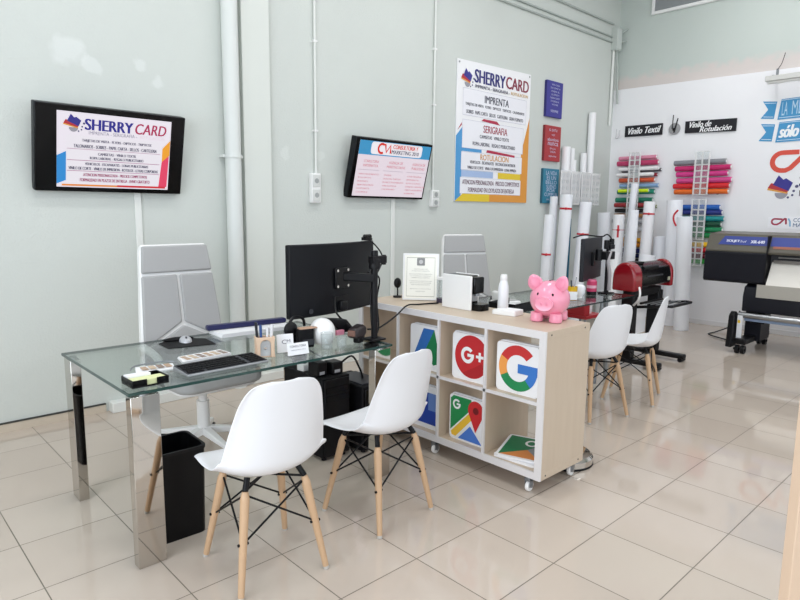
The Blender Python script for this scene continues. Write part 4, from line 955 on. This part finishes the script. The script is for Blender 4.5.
L = [[b.bm.verts.new(p) for p in lp] for lp in loops]
for a, c in zip(L, L[1:]):
    for k in range(len(a)): b.face([a[k], a[(k + 1) % len(a)], c[(k + 1) % len(a)], c[k]])
b.face(L[0][::-1]); b.face(L[-1])
b.build('bin_body', mat('bin_black', '#08080A', .3, spec=.2, noise=.05), bn)
b = B(); A_ = [b.bm.verts.new(p) for p in rr3(.115, .121, .40)]; C_ = [b.bm.verts.new(p) for p in rr3(.115, .121, .414)]; D_ = [b.bm.verts.new(p) for p in rr3(.104, .110, .414)]
for a, c in ((A_, C_), (C_, D_)):
    for k in range(len(a)): b.face([a[k], a[(k + 1) % len(a)], c[(k + 1) % len(a)], c[k]])
b.build('rim', M_BLACK, bn)

# ------------------------------------------------------------------ shell chairs
def catmull(P, t):
    n = len(P) - 1; f = min(t * n, n - 1e-6); i = int(f); u = f - i
    a, b_, c, d = P[max(0, i - 1)], P[i], P[i + 1], P[min(n, i + 2)]
    return [0.5 * (2 * b_[k] + (c[k] - a[k]) * u + (2 * a[k] - 5 * b_[k] + 4 * c[k] - d[k]) * u * u + (3 * b_[k] - a[k] - 3 * c[k] + d[k]) * u ** 3) for k in range(len(b_))]
PROF = [(.235, .418, .205, .0), (.212, .447, .215, .006), (.15, .455, .228, .022), (.06, .443, .236, .040), (-.04, .434, .239, .062), (-.12, .442, .239, .082), (-.178, .480, .226, .092),
        (-.194, .55, .212, .085), (-.204, .63, .200, .070), (-.211, .71, .184, .052), (-.217, .775, .168, .036), (-.222, .836, .146, .022)]
def shell_mesh():
    b = B(); NV, NU = 34, 20; rows = []
    for j in range(NV + 1):
        s = j / NV; s = .5 * s + .5 * (.5 - .5 * math.cos(PI * s))
        y, z, hw, lift = catmull(PROF, s)
        y2, z2 = catmull(PROF, min(1, s + .01))[:2]; y1, z1 = catmull(PROF, max(0, s - .01))[:2]
        ty, tz = y2 - y1, z2 - z1; l = math.hypot(ty, tz); ny, nz = tz / l, -ty / l
        if nz < 0 and ny < 0: ny, nz = -ny, -nz
        e = min(s / .16, (1 - s) / .17, 1.0)
        k = (1 - (1 - e) ** 3.2) ** (1 / 3.2); k = .42 + .58 * k if k < 1 else 1
        row = []
        for i in range(NU + 1):
            u = -1 + 2 * i / NU; w = abs(u) ** 2.3
            flare = .010 * max(0, (abs(u) - .9) / .1) ** 1.5
            row.append(b.bm.verts.new((u * hw * k, y + ny * (lift * w * k - flare), z + nz * (lift * w * k - flare))))
        rows.append(row)
    for r0, r1 in zip(rows, rows[1:]):
        for i in range(NU): b.face([r0[i], r0[i + 1], r1[i + 1], r1[i]])
    return b
def make_shell_chair(label, loc, rz, group):
    t = thing('shell_chair', label, 'chair', loc, rz, group)
    shell_mesh().build('seat_shell', M_SHELL, t, solid=.007, sub=1)
    top = [(.125, .105, .405), (-.125, .105, .405), (.125, -.115, .405), (-.125, -.115, .405)]; foot = [(.185, .190, 0), (-.185, .190, 0), (.185, -.190, 0), (-.185, -.190, 0)]
    for p, q in zip(top, foot):
        p, q = Vector(p), Vector(q)
        g = B().cyl(q + (p - q) * .03, p + (q - p) * .10, .0125, .0185, n=18).cyl(p + (q - p) * .10, p + (q - p) * .03, .0185, .012, n=18).build('leg', M_BEECH, t)
        B().cyl(q, q + (p - q) * .03, .0125, n=14).build('foot_glide', mat('glide_grey', '#B8B4AE', .5, noise=.03), g)
        B().cyl(p + (q - p) * .03, (p.x * .86, p.y * .82, .436), .012, n=10).build('leg_bracket', M_BLACK, g)
        h = p + (q - p) * .5; B().cyl(h + Vector((-.021, 0, 0)), h + Vector((.021, 0, 0)), .006, n=10).build('brace_bolt', M_BLACK, g)
    br = B()
    at = lambda k, f: tuple(Vector(top[k]) + (Vector(foot[k]) - Vector(top[k])) * f)
    for a, c in ((0, 1), (1, 3), (3, 2), (2, 0)):
        br.cyl(at(a, .06), at(c, .50), .0042, n=8).cyl(at(c, .06), at(a, .50), .0042, n=8)
    for p in ((0, 3), (1, 2)): br.cyl(at(p[0], .03), at(p[1], .03), .005, n=8)
    br.build('cross_bracing', M_BLACK, t)
    return t
ch1 = make_shell_chair('white shell chair with wooden legs, nearest the front desk leg', (1.227, 2.113, 0), -.11, 'white shell chairs')
dup(ch1, (1.875, 2.136, 0), .085, 'white shell chair with wooden legs, between the desk and the wheeled cabinet')
dup(ch1, (4.01, 2.21, 0), -.27, 'white shell chair half hidden behind the right side of the wheeled cabinet')
dup(ch1, (4.616, 2.19, 0), .305, 'white shell chair in front of the plotter, farthest right of the chairs')

# ------------------------------------------------------------------ office chairs (built facing +Y)
def make_office_chair(label, loc, rz):
    t = thing('office_chair', label, 'office chair', loc, rz, 'grey and white office chairs')
    lean = Matrix.Translation((0, -.20, .55)) @ Matrix.Rotation(math.radians(9), 4, 'X')   # back plane: local x, z up the back
    k = lambda pts: pts[::-1]
    out = [(-.285, -.06), (.285, -.06), (.262, .22), (.238, .46), (.222, .66), (.205, .70), (-.205, .70), (-.222, .66), (-.238, .46), (-.262, .22)]
    B().prism(out, -.035, .012).move(lean).build('back_frame', M_WHITE, t, bevel=.010)
    # rotate: pads are in front of the frame (+y)
    def pad(pts, name, m=M_GREYF, y0=.006, y1=.030): B().prism(pts, y0, y1).move(lean).build(name, m, t, bevel=.010, segs=3)
    pad([(-.228, .525), (.228, .525), (.210, .69), (-.210, .69)], 'headrest_pad')
    pad([(-.262, .07), (-.010, .21), (-.010, .508), (-.230, .508)], 'back_pad'); pad([(.010, .21), (.262, .07), (.230, .508), (.010, .508)], 'back_pad')
    pad([(-.27, -.06), (.27, -.06), (.262, .05), (.0, .19), (-.262, .05)], 'lumbar_pad', y1=.024)
    # seat
    s = B().prism([(x, y) for x, y in rrect(-.27, .27, -.25, .30, .09)], -.05, .03).move(Matrix.Translation((0, 0, .485)) @ SWAP)
    s.build('seat_cushion', M_GREYF, t, bevel=.025, segs=4)
    B().prism(rrect(-.25, .25, -.24, .27, .09), .0, .02).move(Matrix.Translation((0, 0, .418)) @ SWAP).build('seat_shell', M_WHITE, t, bevel=.006)
    for sg in (-1, 1):
        a = B(); pts = [(sg * .275, -.20, .60), (sg * .315, -.10, .66), (sg * .33, .02, .665), (sg * .325, .12, .64), (sg * .30, .16, .56), (sg * .265, .12, .47)]
        a.tube(pts, .022, n=10); a.build('armrest', M_WHITE, t)
    B().cyl((0, 0, .12), (0, 0, .30), .038, n=20).cyl((0, 0, .30), (0, 0, .43), .026, n=20).build('gas_column', M_WHITE, t)
    B().box(.02, .08, -.03, .05, .36, .42).build('tilt_lever', M_BLACK, t, bevel=.008)
    for q in range(5):
        an = 2 * PI * q / 5 + .3; c, s_ = math.cos(an), math.sin(an)
        M = Matrix.Rotation(an, 4, 'Z')
        g = B().hexa([(.03, -.03, .09), (.30, -.016, .065), (.30, .016, .065), (.03, .03, .09), (.03, -.026, .135), (.30, -.014, .088), (.30, .014, .088), (.03, .026, .135)]).move(M).build('base_leg', M_WHITE, t, bevel=.006)
        B().cyl((.285, -.022, .028), (.285, -.006, .028), .028, n=18).cyl((.285, .006, .028), (.285, .022, .028), .028, n=18).cyl((.285, 0, .028), (.285, 0, .066), .008, n=8).move(M).build('caster', M_BLACK, g)
    return t
oc = make_office_chair('grey padded white office chair behind the front glass desk', (1.61, 3.47, 0), PI + .04)
dup(oc, (4.40, 3.62, 0), PI - .36, 'grey padded white office chair at the rear desk beyond the cabinet')

# ------------------------------------------------------------------ wheeled cube cabinet
SX, SY, SZ, SDP = 2.572, 1.672, .088, .420
cb = thing('cube_cabinet', 'pale wood cube shelf cabinet on casters holding letter signs', 'cabinet', (SX, SY, 0))
CH, CL_ = .784, 4 * .351 + .016 + .044
x0, x1 = .012, SDP
B().box(x0, x1, 0, CL_, SZ + CH - .038, SZ + CH).build('top_panel', M_OAKH, cb, bevel=.001)
B().box(x0, x1, 0, CL_, SZ, SZ + .038).build('bottom_panel', M_OAKH, cb, bevel=.001)
for y in (0, CL_ - .038): B().box(x0, x1, y, y + .038, SZ + .038, SZ + CH - .038).build('side_panel', M_OAK, cb, bevel=.001)
ZM = SZ + CH / 2 + .004
divs = [.038 + .335 + k * .351 for k in range(3)]
for y in divs: B().box(x0, x1, y, y + .016, SZ + .038, SZ + CH - .038).build('divider', M_OAK, cb)
B().box(x0, x1, .038, CL_ - .038, ZM, ZM + .016).build('shelf', M_OAKH, cb)
e = B()
e.box(0, x0, 0, CL_, SZ + CH - .038, SZ + CH).box(0, x0, 0, CL_, SZ, SZ + .038).box(0, x0, 0, .038, SZ + .038, SZ + CH - .038).box(0, x0, CL_ - .038, CL_, SZ + .038, SZ + CH - .038)
for y in divs: e.box(0, x0, y, y + .016, SZ + .038, SZ + CH - .038)
e.box(0, x0, .038, CL_ - .038, ZM, ZM + .016)
e.build('white_edging', M_EDGE, cb)
for z in (SZ + .02, SZ + CH - .02):
    for xx in (.05, SDP - .05): B().cyl((xx, -.001, z), (xx, .004, z), .005, n=10).build('screw', M_DGREY, cb)
for (cx, cy) in ((.030, .085), (.030, .77), (.030, CL_ - .06), (SDP - .05, .045), (SDP - .05, .74), (SDP - .05, CL_ - .06)):
    c = B().box(cx - .024, cx + .024, cy - .024, cy + .024, SZ - .004, SZ).cyl((cx, cy, SZ - .016), (cx, cy, SZ - .004), .018, n=14).box(cx - .014, cx + .018, cy - .017, cy - .013, .026, SZ - .012).box(cx - .014, cx + .018, cy + .013, cy + .017, .026, SZ - .012).box(cx - .018, cx + .020, cy - .017, cy + .017, SZ - .028, SZ - .012).build('caster', M_GREYMETAL, cb, bevel=.002)
    B().cyl((cx + .004, cy - .010, .0295), (cx + .004, cy + .010, .0295), .0295, n=24).build('wheel', M_WHITE, c, bevel=.005)
    B().cyl((cx + .004, cy - .019, .0295), (cx + .004, cy + .019, .0295), .008, n=10).build('axle', M_STEEL, c)
# letter signs standing in the cells (local x runs along -Y, front faces -X)
def letter_board(label, yl, z, xf, size=.272, tilt=0.0, m=M_PAPER, group='letter signs in the cabinet'):
    t = thing('letter_sign', label, 'sign', (xf, yl, z), RZ, group)
    B().prism(rrect(0, size, 0, size, .022), 0, .012).build('board', m, t)
    return t
ZU, ZL = ZM + .016, SZ + .038
GB, GR, GY, GG = '#3A78C8', '#CB3233', '#F0A050', '#1E8A52'
t = letter_board('white square sign with a large four-colour round letter in the upper right cell', 2.012, ZU, 2.625)
cx, cz, ri, ro = .140, .140, .072, .124
B().flat(sector(cx, cz, ri, ro, 42, 152), -.001).build('red_arc', ink(GR), t)
B().flat(sector(cx, cz, ri, ro, 152, 207), -.001).build('orange_arc', ink(GY), t)
B().flat(sector(cx, cz, ri, ro, 207, 312), -.001).build('green_arc', ink(GG), t)
B().flat(sector(cx, cz, ri, ro, 312, 360) , -.001).build('blue_arc', ink(GB), t)
B().rect(cx, cx + ro, cz - .025, cz + .025, -.0012).build('blue_bar', ink(GB), t)
t = letter_board('white square sign with a red disc and white letter in the upper second cell', 2.336, ZU, 2.625)
B().flat(arc(.145, .143, .125, 0, 360, 40)[:-1], -.001).build('red_disc', ink('#C4282E'), t)
B().flat([(.165, .085), (.215, .115), (.262, .10), (.225, .05), (.19, .03), (.15, .019), (.10, .03), (.08, .04)], -.0013).build('dark_flash', ink('#AE2027'), t)
b = B(); b.flat(sector(.115, .15, .027, .048, 40, 360, 24), -.0016); b.rect(.115, .163, .142, .160, -.0017); b.build('letter', ink('#F4F4F4'), t)
B().rect(.178, .232, .144, .160, -.0016).rect(.197, .213, .125, .179, -.0017).build('plus_mark', ink('#F4F4F4'), t)
t = letter_board('white square sign with a blue slanted bar and green triangle in an upper cell', 2.69, ZU, 2.625)
B().flat([(.02, .05), (.09, .05), (.205, .255), (.115, .255)], -.001).build('blue_bar', ink('#2C6CB8'), t)
B().flat([(.13, .12), (.205, .255), (.262, .06), (.20, .035)], -.0012).build('green_triangle', ink('#157A48'), t)
t = letter_board('square map sign with a red pin in the lower second cell', 2.352, ZL, 2.63)
B().flat([(.008, .05), (.17, .21), (.165, .264), (.03, .264), (.008, .245)], -.001).build('green_field', ink('#1F8A4C'), t)
B().flat([(.012, .04), (.16, .19), (.19, .165), (.05, .018), (.02, .02)], -.0013).build('yellow_road', ink('#EFC03A'), t)
B().flat([(.07, .012), (.16, .105), (.25, .012)], -.0014).build('blue_field', ink('#4A7CD2'), t)
B().flat([(.06, .02), (.165, .13), (.265, .03), (.265, .012), (.255, .012), (.16, .115), (.065, .012)], -.0013).build('white_road', ink('#F2F2F2'), t)
B().flat(sector(.055, .215, .018, .030, 40, 360, 20), -.0016).rect(.055, .085, .210, .221, -.0017).build('letter', ink('#F4F4F4'), t)
B().flat(arc(.20, .205, .058, -25, 205, 24) + [(.20, .075)], -.0019).build('red_pin', ink('#CE2B30'), t)
B().flat(arc(.20, .205, .021, 0, 360, 18)[:-1], -.0022).build('pin_hole', ink('#7A1A20'), t)
t = letter_board('deep blue square sign with a pale panel in the lower cell near the chair', 2.70, ZL, 2.63)
B().rect(.03, .26, .03, .23, -.001).build('blue_field', ink('#2848A8'), t)
B().rect(.17, .26, .12, .23, -.0014).build('pale_panel', ink('#6A8AC8'), t)
# spare white boards behind the fronts
for lab, yl, z, xf in (('plain white board right behind the four-colour letter sign', 2.006, ZU, 2.640), ('plain white board at the back behind the four-colour letter sign', 2.0, ZU, 2.656), ('plain white board right behind the red disc sign', 2.341, ZU, 2.640), ('plain white board at the back behind the red disc sign', 2.341, ZU, 2.656),
                       ('plain white board behind the blue slanted bar sign', 2.680, ZU, 2.642), ('plain white board behind the map sign', 2.350, ZL, 2.646), ('plain white board behind the deep blue sign', 2.688, ZL, 2.646)):
    t = letter_board(lab, yl, z, xf, .278)
# two signs lying in the lower right cell
def lying(label, loc, rz, top=False, pitch=0.0):
    t = thing('letter_sign', label, 'sign', loc, rz, 'letter signs in the cabinet')
    M = Matrix.Rotation(pitch, 4, 'Y')
    B().prism(rrect(-.13, .13, -.13, .13, .022), 0, .012).move(M @ SWAP).build('board', M_PAPER, t)
    return t
t = lying('plain white board lying flat at the bottom of the lower right cell', (2.735, 1.88, ZL), .1)
t = thing('letter_sign', 'green and orange square sign lying tilted on the white board in the lower right cell', 'sign', (2.735, 1.88, ZL + .0125), -PI / 2 + .3, 'letter signs in the cabinet')
TP = Matrix.Translation((0, 0, .0175)) @ Matrix.Rotation(.12, 4, 'X')
def flatboard(poly, z, name, m): B().flat(poly, 0).move(TP @ Matrix.Translation((0, 0, z)) @ Matrix.Rotation(-PI / 2, 4, 'X')).build(name, m, t)
B().prism(rrect(-.13, .13, -.13, .13, .022), 0, .012).move(TP @ SWAP).build('board', M_PAPER, t)
flatboard([(-.115, .115), (-.115, -.115), (.02, -.02), (.115, .115)], .0128, 'green_field', ink('#1F7A4E'))
flatboard([(-.115, -.115), (.115, -.115), (.02, -.02)], .0128, 'orange_field', ink('#D98A4A'))
flatboard([(.115, -.115), (.115, .115), (.02, -.02)], .0128, 'grey_field', ink('#8E9296'))
flatboard(sector(.02, .055, .022, .036, 40, 360, 20), .0134, 'letter', ink('#F2F2F2'))

# on the cabinet top
ST = SZ + CH
ce = thing('framed_certificate', 'white framed certificate standing on the left part of the cabinet top', 'certificate', (2.862, 2.845, ST), -.875)
LM = Matrix.Rotation(-.12, 4, 'X')
B().box(-.12, .12, -.012, .006, .002, .312).move(LM).build('frame', M_WHITE, ce, bevel=.003)
B().rect(-.108, .108, .014, .300, -.0128).move(LM).build('sheet', ink('#FBFAF1'), ce)
e = B()
for a, c, d, f in ((-.094, .094, .026, .029), (-.094, .094, .283, .286), (-.094, -.092, .026, .286), (.092, .094, .026, .286)): e.rect(a, c, d, f, -.0136)
e.move(LM).build('border_line', ink('#A9A99A'), ce)
b = B().prism(rrect(-.026, .026, .232, .282, .004), -.0142, -.0134); b.move(LM).build('emblem', ink('#8C8C8C'), ce)
b = B().flat(arc(0, .256, .014, 0, 360, 14)[:-1], -.0146); b.move(LM).build('emblem_mark', ink('#C8C8C8'), ce)
for s, w, z in (('CERTIFICADO DE', .045, .205), ('CONSULTORIA Y MARKETING', .06, .193), ('ESTE DOCUMENTO CERTIFICA', .076, .172), ('LA COLABORACION DE LA', .07, .160), ('EMPRESA EN LA CAMPANA', .06, .148), ('Y AGRADECE SU PARTICIPACION', .076, .126), ('EN LAS ACTIVIDADES', .07, .114), ('DE FORMACION', .06, .102), ('JEREZ DE LA FRONTERA', .07, .074), ('DIRECTOR', .03, .058)):
    B().text(s, -w, w, z, z + .0055, -.0142).move(LM).build('lettering', ink('#9A9A92'), ce)
B().hexa([(-.03, .03, 0), (.03, .03, 0), (.03, .10, 0), (-.03, .10, 0), (-.03, .025, .16), (.03, .025, .16), (.03, .03, .165), (-.03, .03, .165)]).build('easel_back', M_BLACKM, ce)
mc = thing('desk_microphone', 'small black round-headed microphone on a stem left of the certificate', 'microphone', (2.845, 3.05, ST))
B().cyl((0, 0, 0), (0, 0, .012), .03, n=20).build('base', M_BLACK, mc); B().tube([(0, 0, .012), (.002, 0, .04), (0, 0, .07)], .005).build('stem', M_BLACK, mc)
B().ellipsoid((0, 0, .10), (.028, .022, .036), 20, 12).build('head', M_BLACK, mc)
cf = thing('coffee_machine', 'white and black capsule coffee machine on the cabinet top', 'coffee machine', (2.855, 2.345, ST), 0)
B().box(-.055, .055, .045, .23, 0, .205).build('housing', M_BLACKG, cf, bevel=.008)
for x, yy in ((-.068, .0), (.055, .05)): B().box(x, x + .013, yy, .235, 0, .208).build('side_cover', M_WHITE, cf, bevel=.004)
B().box(-.045, .045, -.01, .045, .10, .20).build('brew_head', M_BLACKG, cf, bevel=.008)
B().cyl((0, .01, .085), (0, .01, .10), .016, n=16).build('spout', M_GREYMETAL, cf)
B().prism(rrect(-.05, .05, -.06, .04, .03), 0, .04).move(SWAP).build('drip_tray', M_BLACKG, cf, bevel=.004)
B().box(-.03, .03, .03, .05, .05, .09).build('cup_back', mat('panel_silver', '#B9BABD', .3, .4, noise=.02), cf)
cl = thing('glass_carafe', 'small clear container with dark base between certificate and coffee machine', 'container', (2.915, 2.70, ST))
B().lathe([(.03, .025), (.034, .03), (.034, .15), (.031, .15), (.030, .03)], 22, caps=False).build('glass', M_ACRYL, cl); B().cyl((0, 0, 0), (0, 0, .028), .035, n=20).build('base', mat('purple_base', '#3A3044', .4, noise=.05), cl)
B().cyl((0, 0, .15), (0, 0, .165), .035, n=20).build('lid', M_WHITE, cl)
bt = thing('spray_bottle', 'tall white bottle standing on the cabinet top between coffee machine and pig', 'bottle', (2.97, 2.245, ST))
B().lathe([(.030, 0), (.033, .006), (.032, .10), (.031, .145), (.022, .175), (.020, .18), (.020, .205), (.017, .212)], 26).build('body', mat('bottle_white', '#EDEFF3', .3, noise=.01), bt)
B().lathe([(.0205, .182), (.0215, .184), (.0215, .204), (.018, .216), (.010, .218)], 20).build('cap', M_WHITE, bt)
wb = thing('white_box', 'flat white box lying in front of the white bottle on the cabinet', 'box', (2.86, 2.135, ST), .12)
B().prism(rrect(-.05, .055, -.085, .07, .012), 0, .026).move(SWAP).build('base', M_WHITE, wb, bevel=.004)
B().prism(rrect(-.049, .054, -.084, .02, .012), .026, .032).move(SWAP).build('lid', M_PAPER, wb, bevel=.002)
# piggy bank facing -X
PK = mat('pig_pink', '#F29BB4', .22, noise=.015, coat=.3); PK2 = mat('pig_pink_inner', '#E98CA8', .3, noise=.02)
pg = thing('piggy_bank', 'shiny pink piggy bank on the right end of the cabinet top', 'piggy bank', (2.885, 1.862, ST), .31)
B().ellipsoid((0, 0, .130), (.126, .116, .110), 40, 28).build('body', PK, pg)
b = B().lathe([(.050, -.015), (.054, 0), (.055, .010), (.050, .017), (.036, .015)], 30); b.move(Matrix.Translation((-.114, 0, .112)) @ Matrix.Rotation(-PI / 2, 4, 'Y') @ Matrix.Scale(.80, 4, (1, 0, 0))); sn = b.build('snout', PK, pg)
for s in (-1, 1): B().ellipsoid((-.1300, s * .016, .114), (.003, .006, .010), 10, 8).build('nostril', PK2, sn)
for s in (-1, 1):
    B().ellipsoid((-.106, s * .043, .166), (.006, .007, .010), 14, 10).build('eye', M_BLACKG, pg)
    M = Matrix.Translation((-.055, s * .078, .228)) @ Matrix.Rotation(s * -.50, 4, 'X') @ Matrix.Rotation(.30 * s, 4, 'Z')
    ea = B().ellipsoid((0, 0, 0), (.017, .044, .050), 22, 16, fn=lambda p: Vector((p.x + .3 * (p.y ** 2), p.y * (1 - .22 * max(p.z, 0)), p.z))); ea.move(M); q = ea.build('ear', PK, pg)
    B().ellipsoid((-.0125, 0, .0), (.007, .030, .036), 16, 10).move(M).build('inner_ear', PK2, q)
    for xx in (-.068, .060): B().lathe([(.027, 0), (.036, .004), (.039, .016), (.036, .03), (.036, .055)], 24, c=(xx, s * .056, 0)).build('foot', PK, pg)
B().box(-.02, .035, -.004, .004, .236, .2408).build('coin_slot', M_BLACKM, pg)
B().tube([(.118, 0, .14), (.14, .01, .155), (.145, -.012, .165), (.135, -.01, .15)], .006).build('tail', PK, pg)
for o in list(pg.children_recursive):
    for v in o.data.vertices: v.co *= .925

# ------------------------------------------------------------------ rear glass desk
d2 = thing('glass_desk', 'rear glass desk on grey tube trestles behind the wheeled cabinet', 'desk', (3.35, 2.47, 0))
B().box(.004, 1.816, .004, .796, .733, .745).build('glass_top', M_GLASS, d2)
B().box(0, 1.82, 0, .004, .733, .745).box(0, 1.82, .796, .80, .733, .745).box(0, .004, .004, .796, .733, .745).box(1.816, 1.82, .004, .796, .733, .745).build('glass_edge', M_GLASSEDGE2, d2)
for xx in (.25, 1.50):
    for sgn in (-1, 1):
        for yy in (.12, .68):
            B().cyl((xx + sgn * .03, yy, .72), (xx + sgn * .10, yy, .0), .018, n=14).build('leg', M_GREYMETAL, d2)
    B().box(xx - .04, xx + .04, .09, .71, .70, .7328).cyl((xx - .08, .12, .22), (xx - .08, .68, .22), .010).cyl((xx + .08, .12, .22), (xx + .08, .68, .22), .010).build('trestle_bar', M_GREYMETAL, d2)
m2 = thing('flat_monitor', 'black flat monitor seen edge-on on the rear glass desk', 'monitor', (5.0, 2.82, 1.055), .26)
B().box(-.30, .30, -.018, .018, -.185, .185).build('housing', mat('monitor_grey', '#26272C', .45, spec=.25, noise=.05), m2, bevel=.006)
B().box(-.292, .292, .018, .0195, -.177, .177).build('screen', M_BLACKG, m2)
B().box(-.06, .06, -.04, -.018, -.06, .06).build('mount_plate', M_BLACK, m2, bevel=.004)
a2 = thing('monitor_arm', 'black pole with bulky arm joints holding the rear monitor', 'monitor arm', (5.06, 2.69, .745), 0)
B().box(-.06, .06, -.05, .05, 0, .015).build('base_plate', M_BLACK, a2, bevel=.004)
B().cyl((0, 0, .015), (0, 0, .46), .02, n=18).build('pole', M_BLACK, a2)
B().box(-.10, .05, -.04, .05, .31, .38).cyl((-.09, .04, .30), (-.09, .04, .40), .03).box(-.02, .06, -.03, .02, .40, .44).cyl((-.04, 0, .40), (-.04, 0, .48), .022).cyl((.05, 0, .40), (.05, 0, .49), .022).build('arm_joint', M_BLACK, a2, bevel=.006)
B().tube([(-.02, -.03, .38), (-.07, -.04, .30), (-.05, -.05, .18), (-.03, -.04, .04)], .016).build('cable_sleeve', mat('sleeve_grey', '#A6A2A4', .7, noise=.1), a2)
tag(B().tube([(4.93, 2.97, 1.235), (5.0, 2.9, 1.262), (5.08, 2.78, 1.25), (5.12, 2.74, 1.27), (5.13, 2.70, 1.22), (5.08, 2.70, 1.19)], .006).build('cable', M_BLACK), 'black cable looping over the top of the rear monitor', 'cable')
yc = thing('pen_cup', 'yellow pen cup on the rear desk behind the pink pig', 'pen cup', (4.49, 2.695, .745))
B().lathe([(.042, 0), (.048, .11), (.044, .11), (.039, .006), (.001, .006)], 24).build('cup', mat('cup_yellow', '#E2B420', .4, noise=.03), yc)
B().prism(rrect(-.036, .036, -.008, .06, .006), -.0005, .003).move(Matrix.Translation((-.034, -.036, .012)) @ Matrix.Rotation(-.75, 4, 'Z')).build('white_sticker', M_PAPER, yc)
for lab, dx, dy, k, c, h in (('black pen leaning left in the yellow cup', -.018, .005, -.045, '#16161C', .17), ('dark scissors handle pen standing in the yellow cup', .0, -.01, -.015, '#2A3440', .15), ('pale grey pen leaning right in the yellow cup', .016, .005, .03, '#B9BEC6', .17)):
    t = thing('pen', lab, 'pen', (4.49 + dx, 2.695 + dy, .752), -.9, 'pens in the yellow cup'); B().cyl((0, 0, 0), (k, 0, h), .006, .005, n=10).build('barrel', ink(c), t); B().cyl((k, 0, h), (k * 1.04, 0, h * 1.04), .004, n=8).build('tip', M_DGREY, t)
cn = thing('paper_cone', 'tilted white paper cone cup beside the yellow pen cup', 'cup', (4.64, 2.715, .745))
B().lathe([(.030, 0), (.046, .04), (.042, .085), (.026, .10), (.001, .102)], 24).move(Matrix.Rotation(.25, 4, 'Y') @ Matrix.Translation((0, 0, .012))).build('cup', M_PAPERB, cn); B().cyl((0, 0, 0), (0, 0, .014), .03, n=18).build('base', M_PAPER, cn)
cn = thing('drink_can', 'pink labelled jar with a dark base on the rear desk', 'jar', (4.91, 2.75, .745))
B().cyl((0, 0, 0), (0, 0, .03), .042, n=22).build('base', M_BLACK, cn); B().cyl((0, 0, .03), (0, 0, .12), .044, n=24).build('body', mat('jar_pink', '#CE3A68', .35, noise=.03), cn)
B().lathe([(.0446, .06), (.0446, .085)], 24, caps=False).build('white_label', mat('label_pink', '#E8B4C4', .5, noise=.02), cn); B().cyl((0, 0, .12), (0, 0, .135), .038, n=20).build('lid', mat('lid_pink', '#E67A9C', .4, noise=.02), cn)
tp = thing('desk_telephone', 'white telephone handset set on the rear desk left of the pig', 'telephone', (3.80, 2.86, .745), -.3)
B().box(-.08, .10, -.08, .08, 0, .04).build('base', M_WHITE, tp, bevel=.01); B().box(-.075, -.03, -.07, .07, .04, .11).build('handset', M_WHITE, tp, bevel=.012); B().box(.0, .08, -.06, .06, .04, .044).build('keypad', M_GREYF, tp)
tr = thing('letter_tray', 'black letter tray on the rear desk behind the flat white box', 'tray', (3.62, 2.66, .745), .1)
B().box(-.12, .16, -.10, .12, 0, .008).box(-.12, .16, -.10, -.092, .008, .07).box(-.12, .16, .112, .12, .008, .07).box(-.12, -.112, -.092, .112, .008, .07).build('tray', M_BLACK, tr, bevel=.002); B().box(-.10, .15, -.085, .105, .0085, .03).build('papers', M_PAPER, tr)
ms = thing('computer_mouse', 'black rounded mouse-like object on the rear desk in front of the office chair', 'mouse', (3.97, 3.08, .745), .4)
B().ellipsoid((0, 0, 0), (.06, .045, .05), 22, 14, fn=lambda p: Vector((p.x, p.y, max(p.z, 0)))).build('shell', M_DGREY, ms); B().cyl((-.006, -.02, .044), (.006, -.02, .044), .008, n=10).build('wheel', M_BLACK, ms)
# red trolley under the rear desk
rb = thing('red_trolley', 'low red shelf trolley under the right end of the rear desk', 'trolley', (5.22, 3.0, 0))
RD = mat('trolley_red', '#B01E2A', .4, noise=.04)
B().box(-.15, .15, -.12, .12, .48, .51).build('top_shelf', RD, rb, bevel=.004); B().box(-.15, .15, -.12, .12, .10, .13).build('lower_shelf', RD, rb, bevel=.004)
B().box(-.145, -.05, -.10, .10, .51, .66).build('red_case', RD, rb, bevel=.006)
for (xx, yy) in ((-.13, -.10), (.13, -.10), (-.13, .10), (.13, .10)): B().cyl((xx, yy, 0), (xx, yy, .50), .012, n=10).build('post', M_GREYMETAL, rb)
cu = thing('white_cup', 'white cup standing on the red trolley under the rear desk', 'cup', (5.28, 2.98, .51))
B().lathe([(.032, 0), (.040, .10), (.037, .10), (.03, .006), (.001, .006)], 22).build('cup', M_WHITE, cu); B().lathe([(.0345, .02), (.0375, .06)], 22, caps=False).build('sleeve', M_PAPERB, cu)
# steel dome on the floor behind the cabinet's right caster
fl = thing('steel_stand', 'round polished steel stand on the floor behind the right caster of the cabinet', 'stand', (3.10, 1.86, 0))
B().lathe([(.17, 0), (.17, .045), (.155, .06), (.03, .068)], 40).build('base_disc', M_CHROME, fl); B().lathe([(.172, 0), (.172, .012), (.17, .012)], 40, caps=False).build('rubber_ring', M_BLACK, fl)
B().cyl((0, 0, .06), (0, 0, .40), .016, n=18).build('post', M_CHROME, fl)

# ------------------------------------------------------------------ wood framed white board at the right edge, close to the camera
fr = thing('framed_board', 'pale wood framed white board standing at the right edge near the viewer', 'board', (1.412, .298, 0), math.atan2(-.62, .785))
FL = .70
B().box(0, .032, 0, .03, 0, 1.5).build('post', M_PINE, fr, bevel=.002); B().box(FL - .032, FL, 0, .03, 0, 1.5).build('post', M_PINE, fr, bevel=.002)
B().box(.032, FL - .032, 0, .03, .63, .665).build('bottom_rail', M_PINE, fr); B().box(.032, FL - .032, 0, .03, 1.465, 1.5).build('top_rail', M_PINE, fr)
B().box(.032, FL - .032, .010, .018, .665, 1.465).build('panel', M_PAPER, fr)
for xx in (0, FL - .032): B().box(xx, xx + .032, -.16, .20, 0, .03).build('foot', M_PINE, fr, bevel=.003)
